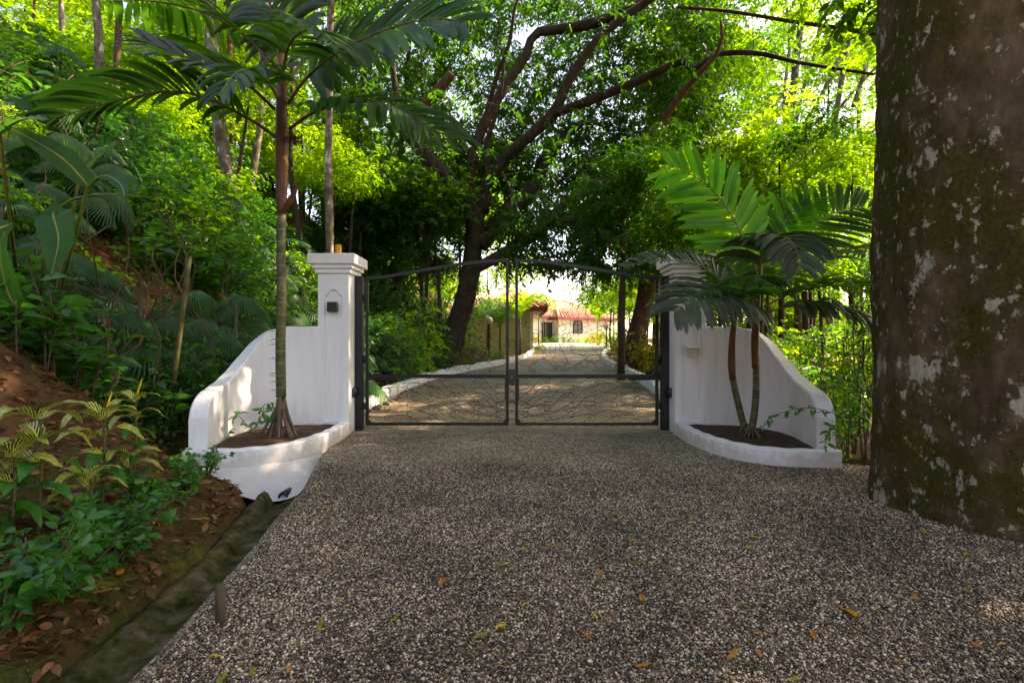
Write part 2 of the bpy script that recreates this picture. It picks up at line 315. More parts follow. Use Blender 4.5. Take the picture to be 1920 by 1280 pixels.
MT = {
 'soil': bank_material(), 'gravel': gravel_material(), 'pebble': pebble_material(), 'white': white_material(), 'mossy': mossy_bark(), 'varieg': variegated(),
 'black': flat_mat('black_steel', (.012,.012,.014), .42, .3), 'blackplastic': flat_mat('black_plastic', (.015,.015,.017), .35),
 'bark': noise_mat('dark_bark', [(.3, (.018,.010,.007)), (.55, (.055,.032,.020)), (.8, (.13,.085,.055))], 5, .9, .9, 26, 8, stretch=(1,1,.5), bdist=.03),
 'redbark': noise_mat('reddish_bark', [(.3, (.04,.018,.010)), (.6, (.13,.062,.035)), (.8, (.22,.13,.08))], 6, .9, .9, 26, 8, stretch=(1,1,.6), bdist=.03),
 'pale': noise_mat('pale_lichen_bark', [(.34, (.05,.036,.024)), (.5, (.14,.11,.075)), (.57, (.20,.17,.12)), (.62, (.50,.48,.42))], 7, .9, .6, 30, 8, stretch=(1,1,.45)),
 'stem': noise_mat('green_stem', [(.3, (.03,.035,.010)), (.7, (.12,.11,.035))], 8, .7, .3, 40),
 'twig': noise_mat('brown_twig', [(.3, (.035,.020,.012)), (.7, (.14,.085,.05))], 8, .8, .3, 40),
 'petiole': noise_mat('petiole', [(.3, (.10,.13,.025)), (.7, (.24,.24,.05))], 9, .5, .1, 40),
 'orange': noise_mat('orange_crownshaft', [(.3, (.045,.020,.010)), (.5, (.12,.046,.019)), (.75, (.27,.11,.038))], 9, .45, .2, 40, stretch=(1,1,.3)),
 'palmtrunk': ringed('ringed_palm_trunk', [(.3, (.032,.032,.008)), (.55, (.090,.088,.022)), (.75, (.16,.13,.05))], 7, (.16,.13,.085)),
 'root': noise_mat('stilt_root', [(.3, (.06,.040,.025)), (.7, (.20,.14,.09))], 14, .8, .5, 60),
 'concrete': noise_mat('mossy_concrete', [(.34, (.018,.022,.005)), (.46, (.050,.052,.014)), (.55, (.085,.064,.036)), (.68, (.17,.125,.08)), (.8, (.26,.20,.14))], 9, 1.0, .5, 90, 9, spec=.08),
 'sill': noise_mat('concrete_sill', [(.3, (.13,.105,.075)), (.7, (.30,.25,.19))], 5, .85, .4, 60),
 'plantersoil': noise_mat('planter_soil', [(.3, (.025,.013,.008)), (.7, (.11,.055,.03))], 14, .95, .9, 60, 8),
 'amber': flat_mat('amber_lens', (.75,.30,.008), .3), 'grey': flat_mat('grey_plastic', (.35,.36,.37), .5),
 'offwhite': flat_mat('offwhite_plastic', (.62,.58,.50), .5), 'globe': flat_mat('globe_glass', (.80,.68,.62), .3),
 'cream': noise_mat('cream_render', [(.3, (.80,.77,.64)), (.7, (.85,.82,.70))], 3, .8, .2, 50), 'beige': noise_mat('beige_render', [(.3, (.50,.47,.40)), (.7, (.60,.56,.48))], 2, .85, .2, 50),
 'tile': noise_mat('clay_tile', [(.3, (.44,.20,.14)), (.7, (.64,.38,.30))], 6, .75, .3, 30), 'fascia': flat_mat('red_fascia', (.22,.035,.028), .5),
 'glass': flat_mat('dark_glass', (.05,.07,.07), .08), 'stone': noise_mat('mossy_stone', [(.3, (.06,.055,.03)), (.7, (.22,.19,.13))], 9, .9, .6, 40),
 'wood': noise_mat('weathered_stake', [(.3, (.03,.022,.013)), (.7, (.12,.09,.055))], 12, .9, .6, 50, stretch=(1,1,.2)), 'wire': flat_mat('dark_wire', (.03,.028,.025), .6),
 'pave': noise_mat('court_paving', [(.3, (.36,.34,.31)), (.7, (.50,.47,.43))], 2, .85, .3, 50),
}
for nm, c in (('f_yellow', (.62,.42,.02)), ('f_orange', (.50,.19,.02)), ('f_brown', (.15,.055,.018)), ('f_olive', (.22,.24,.025)), ('f_tan', (.40,.25,.10))):
    MT[nm] = noise_mat('fallen_'+nm[2:], [(.25, tuple(x*.55 for x in c)), (.75, c)], 16, .6, .2, 40)

# ------------------------------------------------------------------ terrain
GX = [(-6,-1.62),(1,-1.66),(2.17,-1.69),(3.31,-1.81),(4.2,-2.05),(4.88,-2.26)]            # gutter line
XL = [(-6,-1.42),(1,-1.45),(2.17,-1.50),(3.31,-1.66),(4.2,-1.84),(4.6,-1.95),(5.2,-2.04),(5.7,-2.11),(6.3,-2.18),(6.86,-2.2),(7.3,-2.5),(9,-2.62),(12,-2.6),(14.5,-2.4),(17,-1.9),(22.5,0),(27,.9),(32.7,1.45),(42,1.6),(60,2)]
XR = [(-6,14),(4.85,14),(5.15,3.6),(5.35,3.3),(6.86,2.4),(7.3,2.5),(9,2.85),(12,3.3),(15,3.6),(22.5,4.0),(27.7,4.8),(32.7,5.8),(42,9),(46,15),(60,15)]
TOE = [(-6,-1.66),(1,-1.69),(2.17,-1.73),(3.31,-1.86),(4.2,-2.11),(4.7,-2.42),(5.0,-2.95),(5.3,-3.35),(7.2,-3.45),(8.2,-2.95),(12,-2.9),(14.5,-2.7),(17,-2.2),(22.5,-.3),(27,.6),(33,1.1),(60,1.5)]
def zdrive(y): return np.where(y < 10, 0, .025*(np.minimum(y, 60)-10))
def hill(s):
    s = np.maximum(s, 0)
    a = .34*s+.13*s*s
    a = np.where(s > 2.6, .34*2.6+.13*2.6**2+(s-2.6)*.86, a)
    return np.where(s > 9.5, .34*2.6+.13*2.6**2+6.9*.86+(1-np.exp(-(s-9.5)/12))*5, a)
def bump2(x, y):
    return .5*np.sin(x*1.7+y*.6)*np.sin(y*1.3-x*.4)+.3*np.sin(x*4.1+1)*np.sin(y*3.7)+.2*np.sin(x*9.3+y*2)*np.sin(y*8.1-x)
def ground(x, y):
    x = np.asarray(x, float); y = np.asarray(y, float)
    zd = zdrive(y); toe = interp(y, TOE); xl = interp(y, XL); xr = interp(y, XR)
    s = toe-x
    fade = 1-sstep(21, 29, y)*(1-sstep(9, 17, -x))
    z = zd+np.where(s > 0, -.10+hill(s)*fade+bump2(x, y)*.10*np.clip(s, 0, 1)+(bump2(x*5.3, y*4.7)*.03+bump2(x*11.7+3, y*10.3)*.014)*np.clip(s*4, 0, 1)*sstep(8, 6, y), 0)
    near = sstep(6.7, 6.4, y)
    under = -.06-.26*near*sstep(-.05, .12, np.where(y > 4.5, interp(y, XL)+.3, interp(y, GX)+.25)-x)
    tr = sstep(.16, .0, s)
    z = np.where(s > 0, z, zd+under*1.0)
    # smooth join at the toe
    z = np.where((s > -.02) & (s < .12), zd+under*(1-sstep(-.02, .12, s))+(-.10)*sstep(-.02, .12, s), z)
    gx = sstep(0, .25, x-xr)
    z = np.where(x > xr-.02, zd-.06+gx*(.09+.03*bump2(x, y)), z)
    return z
xs = np.unique(np.r_[np.linspace(-140, -30, 23), np.linspace(-30, -8, 56), np.linspace(-8, -1.2, 171), np.linspace(-1.2, 6, 60), np.linspace(6, 30, 50), np.linspace(30, 140, 23)])
ys = np.unique(np.r_[np.linspace(-30, -2, 12), np.linspace(-2, 12, 281), np.linspace(12, 36, 121), np.linspace(36, 160, 60)])
X, Y = np.meshgrid(xs, ys); Z = ground(X, Y)
nx, ny = len(xs), len(ys); idx = np.arange(nx*ny).reshape(ny, nx)
F = np.stack([idx[:-1, :-1], idx[:-1, 1:], idx[1:, 1:], idx[1:, :-1]], -1).reshape(-1, 4)
tag(link('ground', mesh('ground', np.stack([X, Y, Z], -1).reshape(-1, 3), F, MT['soil'])), kind='structure')
def gz(x, y): return float(ground(x, y))

# gravel drive
yy = np.unique(np.r_[np.linspace(-4, 8, 161), np.linspace(8, 60, 120)]); U = np.unique(np.r_[np.linspace(0, .12, 14), np.linspace(.12, 1, 40)])
a = interp(yy, XL)[:, None]; b = interp(yy, XR)[:, None]; XX = a+(b-a)*U[None]; YY = np.repeat(yy[:, None], len(U), 1)
def gravel_z(x, y):
    e = x-interp(y, XL); return zdrive(y)-(.07+.09*sstep(3.7, 4.8, y))*sstep(.16, .0, e)*sstep(5.7, 4.8, y)+.006*bump2(x*.8, y*.8)
ZZ = gravel_z(XX, YY)
m_, k_ = XX.shape; idx = np.arange(m_*k_).reshape(m_, k_)
F = np.stack([idx[:-1, :-1], idx[:-1, 1:], idx[1:, 1:], idx[1:, :-1]], -1).reshape(-1, 4)
tag(link('gravel_driveway', mesh('gravel_driveway', np.stack([XX, YY, ZZ], -1).reshape(-1, 3), F, MT['gravel'])), kind='structure')

# pale court in front of the house
V = [(1.9,37,.012),(8.2,38,.012),(10.5,44,.012),(15,46,.012),(15,54,.012),(1.9,54,.012)]
tag(link('court', mesh('court', [(x, y, float(zdrive(y))+z) for x, y, z in V], [tuple(range(6))], MT['pave'], False)), kind='structure')
# real pebbles close to the camera
TRUNK = (3.62, 3.80, .76)
sp = .0108
gx_, gy_ = np.meshgrid(np.arange(-2.3, 5.2, sp), np.arange(1.55, 5.25, sp*.87))
gx_ = gx_+(np.arange(gx_.shape[0]) % 2)[:, None]*sp/2
p = np.stack([gx_.ravel(), gy_.ravel()], 1); p += rng.normal(0, sp*.22, p.shape)
keep = (np.abs(p[:, 0]) < p[:, 1]*1.03+.1) & (p[:, 0] > interp(p[:, 1], XL)+.01) & (p[:, 0] < interp(p[:, 1], XR)) & (np.hypot(p[:, 0]-TRUNK[0], p[:, 1]-TRUNK[1]) > .7)
keep &= rng.random(len(p)) < 1-.75*sstep(4.2, 5.2, p[:, 1])
p = p[keep]; n = len(p)
octv = np.array([(1,0,0),(0,1,0),(-1,0,0),(0,-1,0),(0,0,1),(0,0,-1)], float); octf = np.array([(0,1,4),(1,2,4),(2,3,4),(3,0,4),(1,0,5),(2,1,5),(3,2,5),(0,3,5)])
rr = .0064*np.exp(rng.normal(0, .28, n)); asp = rng.uniform(.62, 1, n); th = rng.uniform(0, 6.28, n); hz = rng.uniform(.45, .8, n)
lv = octv[None]*np.stack([rr, rr*asp, rr*hz], -1)[:, None, :]
tl = rng.normal(0, .3, (n, 2)); lv[:, :, 2] += lv[:, :, 0]*tl[:, :1]+lv[:, :, 1]*tl[:, 1:]
c, s = np.cos(th)[:, None], np.sin(th)[:, None]
V = np.stack([lv[:, :, 0]*c-lv[:, :, 1]*s+p[:, :1], lv[:, :, 0]*s+lv[:, :, 1]*c+p[:, 1:], lv[:, :, 2]+(gravel_z(p[:, 0], p[:, 1])+rng.uniform(0, .007, n))[:, None]], -1)
F = (octf[None]+6*np.arange(n)[:, None, None]).reshape(-1, 3)
tag(link('loose_pebbles', mesh('loose_pebbles', V.reshape(-1, 3), F, MT['pebble'], tint=np.repeat(rng.random(n), 6))), 'loose grey, tan and white pebbles covering the near driveway', 'gravel', kind='stuff')

# ------------------------------------------------------------------ gutter along the bank
mb = MB(); gy = np.linspace(-1, 4.80, 70); prof = [(.22,-.16),(.13,-.19),(.05,-.225),(.01,-.22),(-.02,-.17),(-.045,-.12),(-.08,-.095),(-.13,-.13)]
V = []
for k, y in enumerate(gy):
    g = float(interp(y, GX)); wob = .006*math.sin(y*5)+.003*math.sin(y*13); low = .05*float(sstep(3.8, 4.8, y))
    for q, (dx, dz) in enumerate(prof): V.append((g+dx+wob*(q > 2), y, (dz*.5-.035)*(1-low*20)+(dz-low)*low*20+.004*math.sin(y*9+q*2)+.003*math.sin(y*23+q)))
L_ = len(prof); mb.add(V, [(i*L_+j, (i+1)*L_+j, (i+1)*L_+j+1, i*L_+j+1) for i in range(len(gy)-1) for j in range(L_-1)])
tag(mb.build('gutter', MT['concrete'], smooth=False), kind='structure')
mb = MB(); th_ = np.linspace(0, 2*math.pi, 21)[:-1]
pt = [(math.cos(t), math.sin(t)) for t in th_]; c0 = (-2.20, 5.02, -.235)
V = [(c0[0]+r*x, yy0, c0[2]+r*z) for r, yy0 in ((.042, 4.905), (.034, 4.905), (.034, 5.10), (.042, 5.10)) for x, z in pt]
mb.add(V, [(r*20+k, r*20+(k+1) % 20, ((r+1) % 4)*20+(k+1) % 20, ((r+1) % 4)*20+k) for r in range(4) for k in range(20)])
tag(mb.build('drain_pipe', MT['blackplastic'], smooth=True), 'black drain pipe mouth under the white apron beside the gutter', 'pipe')
mb = MB(); a = P(396, 1180, 2.28); a[2] = -.02; a[0] = -1.30; a[1] = 2.28
mb.tube([a+np.array((0,0,-.05)), a+np.array((.004,0,.08)), a+np.array((.0,0,.185)), a+np.array((.0,0,.19))], [.021,.022,.021,.016], 9)
tag(mb.build('wooden_stake', MT['wood'], smooth=True), 'short weathered wooden stake driven into the gravel by the gutter', 'stake')

# ------------------------------------------------------------------ pillars, wing walls, planters
PY0, PY1, PXI, PXO, PZ = 6.86, 7.28, 2.187, 2.60, 2.16
def pillar(sx, label):
    t = empty('gate_pillar', (sx*(PXI+PXO)/2, PY0, 0)); tag(t, label, 'pillar', 'white pillars of the gate')
    hw = (PXO-PXI)/2; d = PY1-PY0
    mb = MB()
    # shaft with a shallow recessed arched panel on the front
    pw, pz0, pz1, dep = .120, .18, 1.84, .030
    arch = [(-pw, pz1), (-pw+.005, pz1+.02), (-pw+.035, pz1+.035), (-pw+.05, pz1+.065), (-pw+.08, pz1+.095), (0, pz1+.11), (pw-.08, pz1+.095), (pw-.05, pz1+.065), (pw-.035, pz1+.035), (pw-.005, pz1+.02), (pw, pz1)]
    inner = [(-pw, pz0)]+arch+[(pw, pz0)]
    ni = len(inner); z0, z1 = -.3, PZ
    V = [(x, 0, z) for x, z in inner]+[(x*.94, dep, z-(.006 if z > .5 else -.006)) for x, z in inner]
    o = len(V); V += [(-hw, 0, z0), (hw, 0, z0), (hw, 0, z1), (-hw, 0, z1), (-hw, 0, pz0), (hw, 0, pz0), (-hw, 0, pz1), (hw, 0, pz1)]
    F = [(i, (i+1) % ni, ni+(i+1) % ni, ni+i) for i in range(ni)]+[tuple(range(ni, 2*ni))]
    F += [(o, o+1, o+5, ni-1, 0, o+4), (o+4, 0, 1, o+6), (ni-1, o+5, o+7, ni-2), tuple([o+6]+list(range(1, ni-1))+[o+7, o+2, o+3])]
    mb.add(V, F)
    e = [(-hw, 0), (hw, 0), (hw, d), (-hw, d)]
    V = [(x, y, z) for z in (z0, z1) for x, y in e]; mb.add(V, [(1, 2, 6, 5), (2, 3, 7, 6), (3, 0, 4, 7)])
    mb.build('shaft', MT['white'], t)
    for g, za, zb in ((.035, PZ, PZ+.062), (.065, PZ+.062, PZ+.118), (.105, PZ+.118, PZ+.255)):
        MB().box(-hw-g, hw+g, -g, d+g, za, zb, .008).build('cap_moulding', MT['white'], t)
    return t
pillar(-1, 'white gate pillar topped by an amber warning light')
pillar(1, 'white gate pillar half hidden by the palm frond, with small hooded intercom')
WP = np.array([(2.56,7.02,1.45),(2.85,7.0,1.45),(3.1,6.93,1.44),(3.3,6.78,1.36),(3.42,6.6,1.19),(3.48,6.35,.98),(3.48,6.1,.84),(3.43,5.8,.76),(3.37,5.55,.72),(3.315,5.34,.665),(3.285,5.23,.58),(3.27,5.175,.47)])
def sweep_wall(path, th, z0, sx, name, parent=None, bev=.015, n=60, side=1):
    q = smooth_path(path, n); T = nz(np.gradient(q[:, :2], axis=0)); Nn = np.stack([T[:, 1], -T[:, 0]], 1)*side
    V = []; F = []
    for i in range(n):
        x, y, z = q[i]; nx_, ny_ = Nn[i]; wv = .004*math.sin(i*.9)
        for u, zz in ((0, z0), (0, z-bev), (bev, z), (th-bev, z), (th, z-bev), (th, z0)):
            V.append((sx*(x-nx_*u), y-ny_*u, zz+wv*(zz > z0)))
    for i in range(n-1):
        for j in range(5): F.append((i*6+j, i*6+j+1, (i+1)*6+j+1, (i+1)*6+j))
    F += [tuple(range(5, -1, -1)), tuple((n-1)*6+j for j in range(6))]
    mb = MB(); mb.add(V, F); return mb.build(name, MT['white'], parent)
for sx, lb in ((-1, 'curved white wing wall behind the tall stilt-rooted palm'), (1, 'curved white wing wall behind the twin short palms')):
    tag(sweep_wall(WP, .17, -.35, sx, 'wing_wall', side=-1), lb, 'wall', 'curved white wing walls of the gate')
KP = np.array([(2.30,6.84,.175),(2.28,6.4,.175),(2.31,5.95,.172),(2.42,5.55,.17),(2.62,5.3,.17),(2.9,5.2,.17),(3.265,5.175,.17)])
for sx, lb in ((-1, 'low white planter kerb around the stilt roots of the tall palm'), (1, 'low white planter kerb around the twin short palms')):
    t = empty('planter_kerb', (0, 0, 0)); tag(t, lb, 'planter', 'white planters beside the gate')
    sweep_wall(KP, .12, -.30 if sx < 0 else -.1, sx, 'kerb_wall', t, side=-1)
    V = []; F = []; inn = smooth_path(KP[:, :2], 24); out = smooth_path(WP[:, :2], 24)
    for i in range(24):
        for k in range(7):
            u = k/6; q = inn[i]*(1-u)+out[i]*u; V.append((sx*q[0], q[1], .115+.03*math.sin(math.pi*u)+.012*bump2(q[0]*5, q[1]*5)))
    for i in range(23):
        for k in range(6): F.append((i*7+k, i*7+k+1, (i+1)*7+k+1, (i+1)*7+k))
    mb = MB(); mb.add(V, F); mb.build('soil', MT['plantersoil'], t, True)
    if sx < 0:
        top = smooth_path([(-2.20,6.2,-.01),(-2.19,5.75,-.02),(-2.32,5.45,-.01),(-2.52,5.23,.0),(-2.8,5.12,.02),(-3.1,5.1,.06)], 26)
        bot = smooth_path([(-2.06,6.0,-.05),(-1.99,5.4,-.13),(-2.05,4.95,-.22),(-2.28,4.86,-.27),(-2.55,4.86,-.22),(-3.0,4.92,-.05)], 26)
        V = []; F = []
        for i in range(26):
            for k in range(7):
                u = k/6; q = top[i]*(1-u)+bot[i]*u; q[2] -= .05*math.sin(math.pi*u); V.append(tuple(q))
        for i in range(25):
            for k in range(6): F.append((i*7+k, i*7+k+1, (i+1)*7+k+1, (i+1)*7+k))
        mb = MB(); mb.add(V, F); mb.build('apron', MT['white'], t, True)

# fittings on the pillars
mb = MB(); bx, by = -2.39, 7.05; zt = PZ+.255
t = empty('warning_light', (bx, by, zt)); tag(t, 'amber cylinder warning light on top of the white pillar', 'light')
MB().lathe([(.045,0),(.045,.02)], 18).build('base', MT['blackplastic'], t, True)
MB().lathe([(.042,.02),(.044,.03),(.042,.15),(.036,.165),(.02,.168)], 18).build('lens', MT['amber'], t, True)
t = empty('intercom', (-2.390, PY0, 1.71)); tag(t, 'black square wall lamp on the pillar front under the arch', 'lamp')
MB().box(-.066,.066,-.075,-.005,-.066,.066,.005).build('housing', MT['blackplastic'], t); MB().box(-.05,.05,-.004,.017,-.05,.05).build('back_plate', MT['blackplastic'], t)
mb = MB(); q = P(1295, 660, 6.86)
t = empty('intercom', (q[0], PY0, q[2])); tag(t, 'small off-white intercom with tilted hood on the pillar', 'intercom')
MB().box(-.042,.042,-.035,.017,-.055,.045,.006).build('box', MT['offwhite'], t)
mb = MB(); mb.add([(-.075,-.11,.055),(.075,-.11,.055),(.085,.012,.085),(-.085,.012,.085),(-.075,-.11,.063),(.075,-.11,.063),(.085,.012,.093),(-.085,.012,.093)], [(0,1,2,3),(7,6,5,4),(0,4,5,1),(1,5,6,2),(2,6,7,3),(3,7,4,0)]); mb.build('hood', MT['white'], t)
MB().box(-.02,.02,-.040,-.036,-.02,.0).build('button', MT['grey'], t)
for sx, lb in ((-1, 'black gate sensor on the inner face of the amber-light pillar'), (1, 'black gate sensor on the inner face of the intercom pillar')):
    t = empty('gate_sensor', (sx*PXI, 7.04, .55)); tag(t, lb, 'sensor', 'gate safety sensors')
    MB().box(min(0,-sx*.045), max(0,-sx*.045), -.045, .045, -.065, .065, .012).build('housing', MT['blackplastic'], t, True)
    MB().box(min(-sx*.046,-sx*.05), max(-sx*.046,-sx*.05), -.02, .02, .0, .04).build('lens', MT['glass'], t)
q = P(598, 580, 7.05); t = empty('junction_box', (-PXO, 7.05, q[2])); tag(t, 'small grey junction box on the outer side of the pillar', 'box')
MB().box(-.03,.0,-.05,.05,-.07,.07,.008).build('cover', MT['grey'], t)
t = empty('receiver_box', (2.44, 7.12, zt)); tag(t, 'small flat grey receiver box on top of the pillar by the palms', 'box')
MB().box(-.06,.06,-.05,.05,0,.035,.008).build('cover', MT['offwhite'], t); MB().box(-.075,.075,-.06,.06,.035,.047,.003).build('lid', MT['grey'], t)

# ------------------------------------------------------------------ sill and gate
mb = MB(); V = []; F = []
for i in range(61):
    x = -2.18+4.36*i/60
    for y, z in ((6.93,-.05),(6.93,.012+.004*math.sin(i)),(7.32,.016+.004*math.sin(i*1.7)),(7.32,-.05)): V.append((x, y+.01*math.sin(i*.7+z*50), z))
for i in range(60):
    for j in range(3): F.append((i*4+j, (i+1)*4+j, (i+1)*4+j+1, i*4+j+1))
mb.add(V, F); tag(mb.build('gate_sill', MT['sill']), kind='structure')
GY = 7.16
def gx2(px): return (px-960)/960*GY
def gz2(py): return CAMZ+(640-py)/960*GY
for sx, lb in ((-1, 'black steel gate post beside the amber-light pillar'), (1, 'black steel gate post beside the intercom pillar')):
    t = empty('gate_post', (sx*2.13, GY, 0)); tag(t, lb, 'post', 'black gate posts')
    MB().box(-.05,.05,-.05,.05,.02,gz2(518),.006).build('post_tube', MT['black'], t)
    for z in (.35, 1.0, 1.85):
        mb = MB(); mb.lathe([(.017,-.05),(.017,.05)], 10, (-sx*.068,-.02,z)); mb.build('hinge', MT['black'], t, True)
def wire(pts, r=.0032, sides=5): 
    return tube_vf(np.array([(a, 0, b) for a, b in pts]), r, sides)
def circ(cx, cz, r, a0, a1, n=16, shrink=0): return [(cx+(r*(1-shrink*i/n))*math.cos(R(a0+(a1-a0)*i/n)), cz+(r*(1-shrink*i/n))*math.sin(R(a0+(a1-a0)*i/n))) for i in range(n+1)]
def scroll_mesh(kind):
    if kind == 'tail':      # circle then long S tail down-left
        p_ = circ(0, 0, .042, -150, 90, 14)[::1]
        p_ = p_[:-1]+list(map(tuple, smooth_path([(0,.042),(-.10,.02),(-.28,-.16),(-.46,-.27),(-.66,-.30)], 16)))
    elif kind == 'stail':
        p_ = circ(0, 0, .042, -180, 95, 14); p_ = p_[:-1]+list(map(tuple, smooth_path([(-.004,.042),(-.12,.05),(-.3,.0),(-.42,-.02)], 12)))
    elif kind == 'wave':
        p_ = list(map(tuple, smooth_path([(-.42,-.10),(-.25,-.02),(-.05,.03),(.15,.0),(.35,-.05)], 18)))
    elif kind == 's':       # S scroll with a curl at each end
        a = circ(-.17, .10, .05, 200, -80, 14); b = circ(.17, -.10, .05, 100, 380, 14)
        p_ = a+list(map(tuple, smooth_path([(-.16,.051),(-.06,.02),(0,0),(.06,-.02),(.16,-.051)], 10)))[1:-1]+b
    elif kind == 'c':       # C scroll
        a = circ(-.15, -.02, .045, 330, 90, 12); b = circ(.15, -.02, .045, 90, -150, 12)
        p_ = a+list(map(tuple, smooth_path([(-.15,.025),(-.07,.10),(0,.125),(.07,.10),(.15,.025)], 12)))[1:-1]+b
    elif kind == 'big':     # large curl
        p_ = list(map(tuple, smooth_path([(-.3,-.22),(-.22,-.02),(-.02,.12),(.14,.03),(.12,-.10),(.0,-.12),(-.05,-.04),(.0,.02)], 30)))
    else:
        p_ = circ(0, 0, .04, 0, 350, 18)
    V, F = wire(p_); return mesh('scroll', V, F, MT['black'])
SM = {k: scroll_mesh(k) for k in ('tail', 'stail', 'wave', 's', 'c', 'big', 'ring')}
def gate_leaf(sx, label):
    hx, mx_ = (gx2(685), gx2(953)) ; wd = mx_-hx      # hinge side and meeting side for the left leaf (mirrored for the right)
    hx = -2.045; mx_ = -.045; wd = mx_-hx
    t = empty('gate_leaf', (sx*2.045, GY, 0)); tag(t, label, 'gate', 'black scrollwork gate leaves')
    def bx(n, x0, x1, z0, z1, dy=.02, par=t):
        return MB().box(min(-sx*-x0, -sx*-x1), max(-sx*-x0, -sx*-x1), -dy, dy, z0, z1, .003).build(n, MT['black'], par)
    # local x measured from the hinge towards the middle
    f = lambda x: -sx*x
    def bar(n, x0, x1, z0, z1, dy=.02):
        a_, b_ = sorted((f(x0), f(x1))); return MB().box(a_, b_, -dy, dy, z0, z1, .003).build(n, MT['black'], t)
    zb, zm = gz2(797), gz2(705)
    top = smooth_path([(0, gz2(522)), (.25, gz2(519)), (.6, gz2(511)), (1.1, gz2(500)), (1.6, gz2(491)), (2.0, gz2(488))], 26)
    bar('hinge_stile', 0, .04, zb+.041, gz2(522)-.021, .021); bar('meeting_stile', wd-.04, wd, zb+.041, gz2(488)-.021, .021)
    bar('bottom_rail', 0, wd, zb, zb+.04); bar('mid_rail', .041, wd-.041, zm-.026, zm+.026, .024)
    mb = MB(); V = []; F = []
    for x, z in top:
        for dy, dz in ((-.02,-.02),(.02,-.02),(.02,.02),(-.02,.02)): V.append((f(x), dy, z+dz))
    for i in range(25):
        for j in range(4): F.append((i*4+j, i*4+(j+1) % 4, (i+1)*4+(j+1) % 4, (i+1)*4+j))
    F += [(0,1,2,3), (100,101,102,103)]; mb.add(V, F); mb.build('top_rail', MT['black'], t)
    for cx, cz, dx, dz in ((.04, zb+.04, 1, 1), (wd-.04, zb+.04, -1, 1), (.04, zm+.026, 1, 1)):
        mb = MB(); g = .05; tri = [(f(cx), cz), (f(cx+dx*g), cz), (f(cx), cz+dz*g)]
        mb.add([(x, y, z) for y in (-.012, .012) for x, z in tri], [(0,1,2), (5,4,3), (0,3,4,1), (1,4,5,2), (2,5,3,0)]); mb.build('corner_gusset', MT['black'], t)
    bar('drop_bolt', wd-.055, wd-.042, zm-.33, zm-.03, .018)
    bar('actuator_arm', .05, .42, zm-.055, zm-.028, .02)
    k = 0
    def sc_(kind, x, z, rot=0, fx=1, s=1.0):
        nonlocal k; k += 1
        o = link('scroll', SM[kind], t, (f(x), ((k % 5)-2)*.0022, z), (0, rot*sx, 0), (s*fx*sx*-1, 1, s)); return o
    rg = random.Random(11)
    for i, cx in enumerate((.30, .62, .92, 1.22, 1.55, 1.86)):
        for j in range(5):
            z = zb+.11+j*.127+(.05 if i % 2 else 0)
            if z > zm-.05: continue
            if cx-.66 > .0 and z-.30 > zb: sc_('tail', cx, z, 0, -1)
            elif cx-.44 > 0: sc_('stail', cx, z, 0, -1)
            else: sc_('ring', cx, z); sc_('stail', cx+.03, z-.01, .5, -1, .6)
    for i in range(8):
        sc_('wave', .48+.2*(i % 6), zb+.12+.065*i, -.12, -1, .9)
    def ztop(x): return float(np.interp(x, top[:, 0], top[:, 1]))
    for i in range(9):
        for j in range(9):
            x = .18+i*.207+(.1 if j % 2 else 0); z = zm+.13+j*.175
            if x > wd-.16 or z > ztop(x)-.12: continue
            kd = ('c', 's', 'big', 's', 'ring', 'c', 's')[(i*3+j*5) % 7]
            sc_(kd, x, z, rg.choice((0, .8, 1.57, 2.4, 3.1, -.7)), rg.choice((-1, 1)), rg.uniform(.78, 1.02) if kd != 'big' else .62)
            if (i+j) % 2: sc_('ring', x+.09, z+.085, 0, 1, rg.uniform(.8, 1.2))
    return t
gate_leaf(-1, 'black scrollwork gate leaf hinged beside the amber-light pillar')
gl = gate_leaf(1, 'black scrollwork gate leaf hinged beside the intercom pillar')
zm = gz2(705)
t = empty('gate_lock', (0, GY-.03, zm)); tag(t, 'black lock box where the two gate leaves meet', 'lock')
MB().box(-.043,.043,-.035,-.001,-.12,.10,.006).build('case', MT['blackplastic'], t); MB().lathe([(.012,0),(.012,.01)], 10, (0,-.046,-.02)).build('cylinder', MT['grey'], t, True)

# ------------------------------------------------------------------ white edging beyond the gate
def edging(tab, y0, y1, sx, name, label, wdt, hgt, step):
    t = empty(name, (0, 0, 0)); tag(t, label, 'kerb'); y = y0; rg = random.Random(3)
    while y < y1:
        L2 = step*rg.uniform(.85, 1.15); a0 = np.array((float(interp(y, tab)), y)); a1 = np.array((float(interp(y+L2, tab)), y+L2))
        T = nz(a1-a0); nrm = np.array((T[1], -T[0]))*sx; a1 = a1-T*.012
        h = hgt*rg.uniform(.85, 1.12); h2 = h*rg.uniform(.93, 1.05); w2 = wdt*rg.uniform(.85, 1.15); j = rg.uniform(-.02, .02)
        V = []
        for a_, hh in ((a0, h), (a1, h2)):
            zg = float(zdrive(a_[1]))
            for u, z in ((j, -.1), (j+.03, hh*.9), (j+.07, hh), (w2-.03, hh), (w2, hh*.85), (w2, -.1)):
                q = a_+nrm*u; V.append((q[0], q[1], zg+z))
        mb = MB(); mb.add(V, [(i, i+1, i+7, i+6) for i in range(5)]+[(5,4,3,2,1,0), (6,7,8,9,10,11)]); mb.build('kerb_stone', MT['white'], t)
        y += L2
edging(XL, 7.5, 33, -1, 'white_edging', 'uneven white painted kerb along the wooded bank beyond the gate', .24, .20, .62)
edging(XR, 7.5, 34, 1, 'white_edging', 'curving white painted kerb along the garden side beyond the gate', .24, .22, 1.0)
